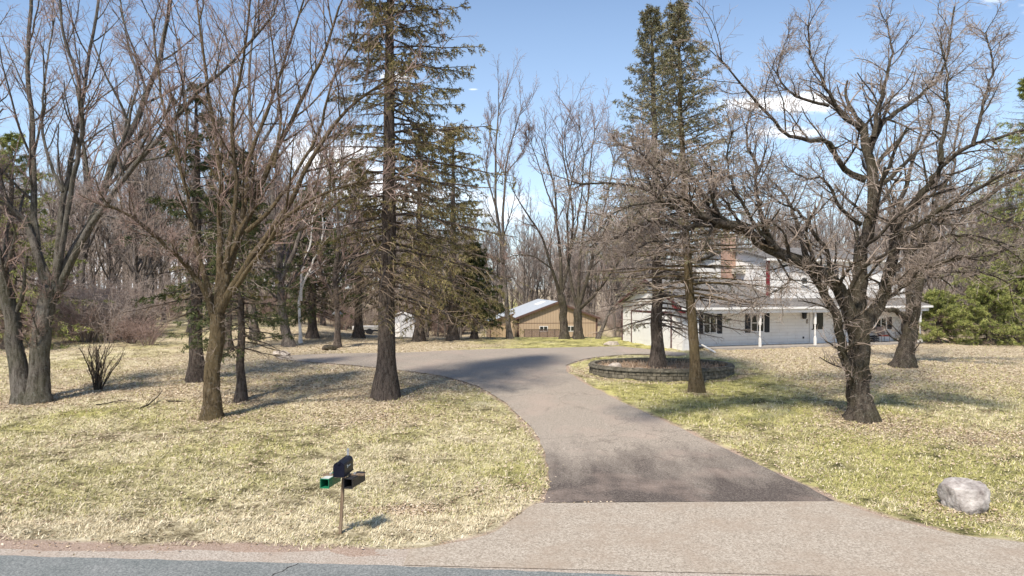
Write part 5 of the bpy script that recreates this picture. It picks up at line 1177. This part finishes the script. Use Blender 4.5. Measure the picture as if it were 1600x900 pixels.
bush('shrub', 'bare multi stemmed shrub standing alone on the left lawn', gp(152, 609), 22, 1.9, .75, .032, (3, 2), M['twig_brown'], bk=M['bark_dark'], wig=.08, up=.2)
bv = [bush('bush', 'x', Vector((0, 0, 0)), 26, h, s, .022, (8, 6), M[t_], wig=.30, up=-.06) for h, s, t_ in [(2.6, 1.7, 'twig_pink'), (3.3, 2.0, 'twig_far'), (2.0, 1.6, 'twig_pink'), (4.0, 2.2, 'twig_far')]]
bp_ = []
def putb(n, u0, u1, y0, y1, lab, grp, smin=.8, smax=1.2, keep=lambda x, y: True, vs=(0, 1, 2, 3)):
    for _ in range(n):
        for _t in range(30):
            y = rf_.uniform(y0, y1); u = rf_.uniform(u0, u1); x = (u - 800) / F * y
            if keep(x, y): break
        else: continue
        bp_.append((x, y, rf_.choice(vs), rf_.uniform(0, 6.28), rf_.uniform(smin, smax), lab, grp))
putb(20, 85, 235, 41, 52, 'pinkish bare brush arching over the left lawn edge behind the shrub', 'brush behind the shrub', .8, 1.2)
putb(14, -60, 80, 40, 52, 'pinkish bare brush behind the forked left maple', 'brush behind the left maple')
putb(60, -100, 600, 57, 76, 'bare brush under the trees of the left wood', 'brush in the left wood', keep=lambda x, y: not (-13 < x < -7 and y < 67))
putb(80, 600, 1010, 80, 108, 'bare brush behind the tan barn and sheds', 'brush behind the barn', keep=clear_barn)
putb(50, 960, 1700, 60, 80, 'bare brush behind the white house', 'brush behind the house')
putb(10, 1445, 1700, 50, 58, 'bare brush behind the low pines', 'brush behind the pines')
fb_ = [True] * 4
for (x, y, vi, rz, s, lab, grp) in bp_:
    z = float(H(x, y)) - .05
    if fb_[vi]:
        o = bv[vi]; o.location = (x, y, z); o.rotation_euler = (0, 0, rz); o.scale = (s, s, s); o['label'] = lab; o['group'] = grp; fb_[vi] = False
    else: copy_thing(bv[vi], (x, y, z), rz, s, lab, grp)

# far-off wood: one mass closing the horizon
def far_wood():
    n = 1000; y = 95 + 75 * rng.random(n) ** 1.2; x = (rng.random(n) * 2.2 - 1.1) * y * .9
    k = ~((x > -6) & (x < 15) & (y < 99)); x, y = x[k], y[k]; n = len(x); z = H(x, y)
    hgt = rng.uniform(11, 18, n) * (1 - .15 * (np.abs(x) < 30)); K = 7; t_ = np.linspace(0, 1, K)[None, :]
    P = np.stack([x[:, None] + rng.normal(0, .6, (n, 1)) * t_, y[:, None] + 0 * t_, z[:, None] + hgt[:, None] * t_], -1) + np.cumsum(rng.normal(0, .12, (n, K, 3)), 1)
    Rr = rng.uniform(.10, .22, (n, 1)) * (1 - .85 * t_)
    c1, r1 = children(P, Rr, 13, .12, 1, .7, .28, 5, .1, .12, .6, .035, .4)
    c2, r2 = children(c1, r1, 7, .1, 1, .8, .45, 4, .05, .15, .7, .028, .3, minlen=.5)
    c3, r3 = children(c2, r2, 2, .2, 1, .8, .5, 3, .0, .15, .7, .018, .3, minlen=.4)
    tag(link('far_woods', raw_mesh('far_woods', [(*tubes(P, Rr, 5), 0), (*tubes(c1, r1, 3), 1), (*tubes(c2, r2, 3), 1), (*tubes(c3, r3, 3), 1)], [M['bark_grey'], M['twig_far']])), 'distant brownish bare wood closing the horizon', 'woods', kind='stuff')
far_wood()

# fallen branches on the left lawn
def stick(lab, pts, r0, fan=4):
    arr = [np.array(gp(u, v)) + np.array([0, 0, h]) for u, v, h in pts]; c = catmull(arr, 10)[None]; c = c + np.cumsum(rng.normal(0, .012, c.shape), 1)
    Rr = r0 * (1 - .7 * np.linspace(0, 1, 10))[None]; c1, r1 = children(c, Rr, fan, .2, 1, .6, .35, 5, -.02, .15, .6, .006, .3)
    tag(link('fallen_branch', raw_mesh('fallen_branch', [(*tubes(c, Rr, 6), 0), (*tubes(c1, r1, 4), 0)], [M['bark_dark']])), lab, 'branch')
stick('forked fallen branch on the left lawn in front of the shrub', [(212, 640, .03), (232, 636, .08), (247, 628, .18), (257, 621, .3)], .035)
stick('thin fallen stick lying left of the tan maple trunk', [(262, 628, .03), (280, 628, .04), (300, 627, .03)], .03)
stick('long thin fallen stick left of the forked branch', [(150, 634, .03), (180, 629, .03), (212, 630, .03)], .02)
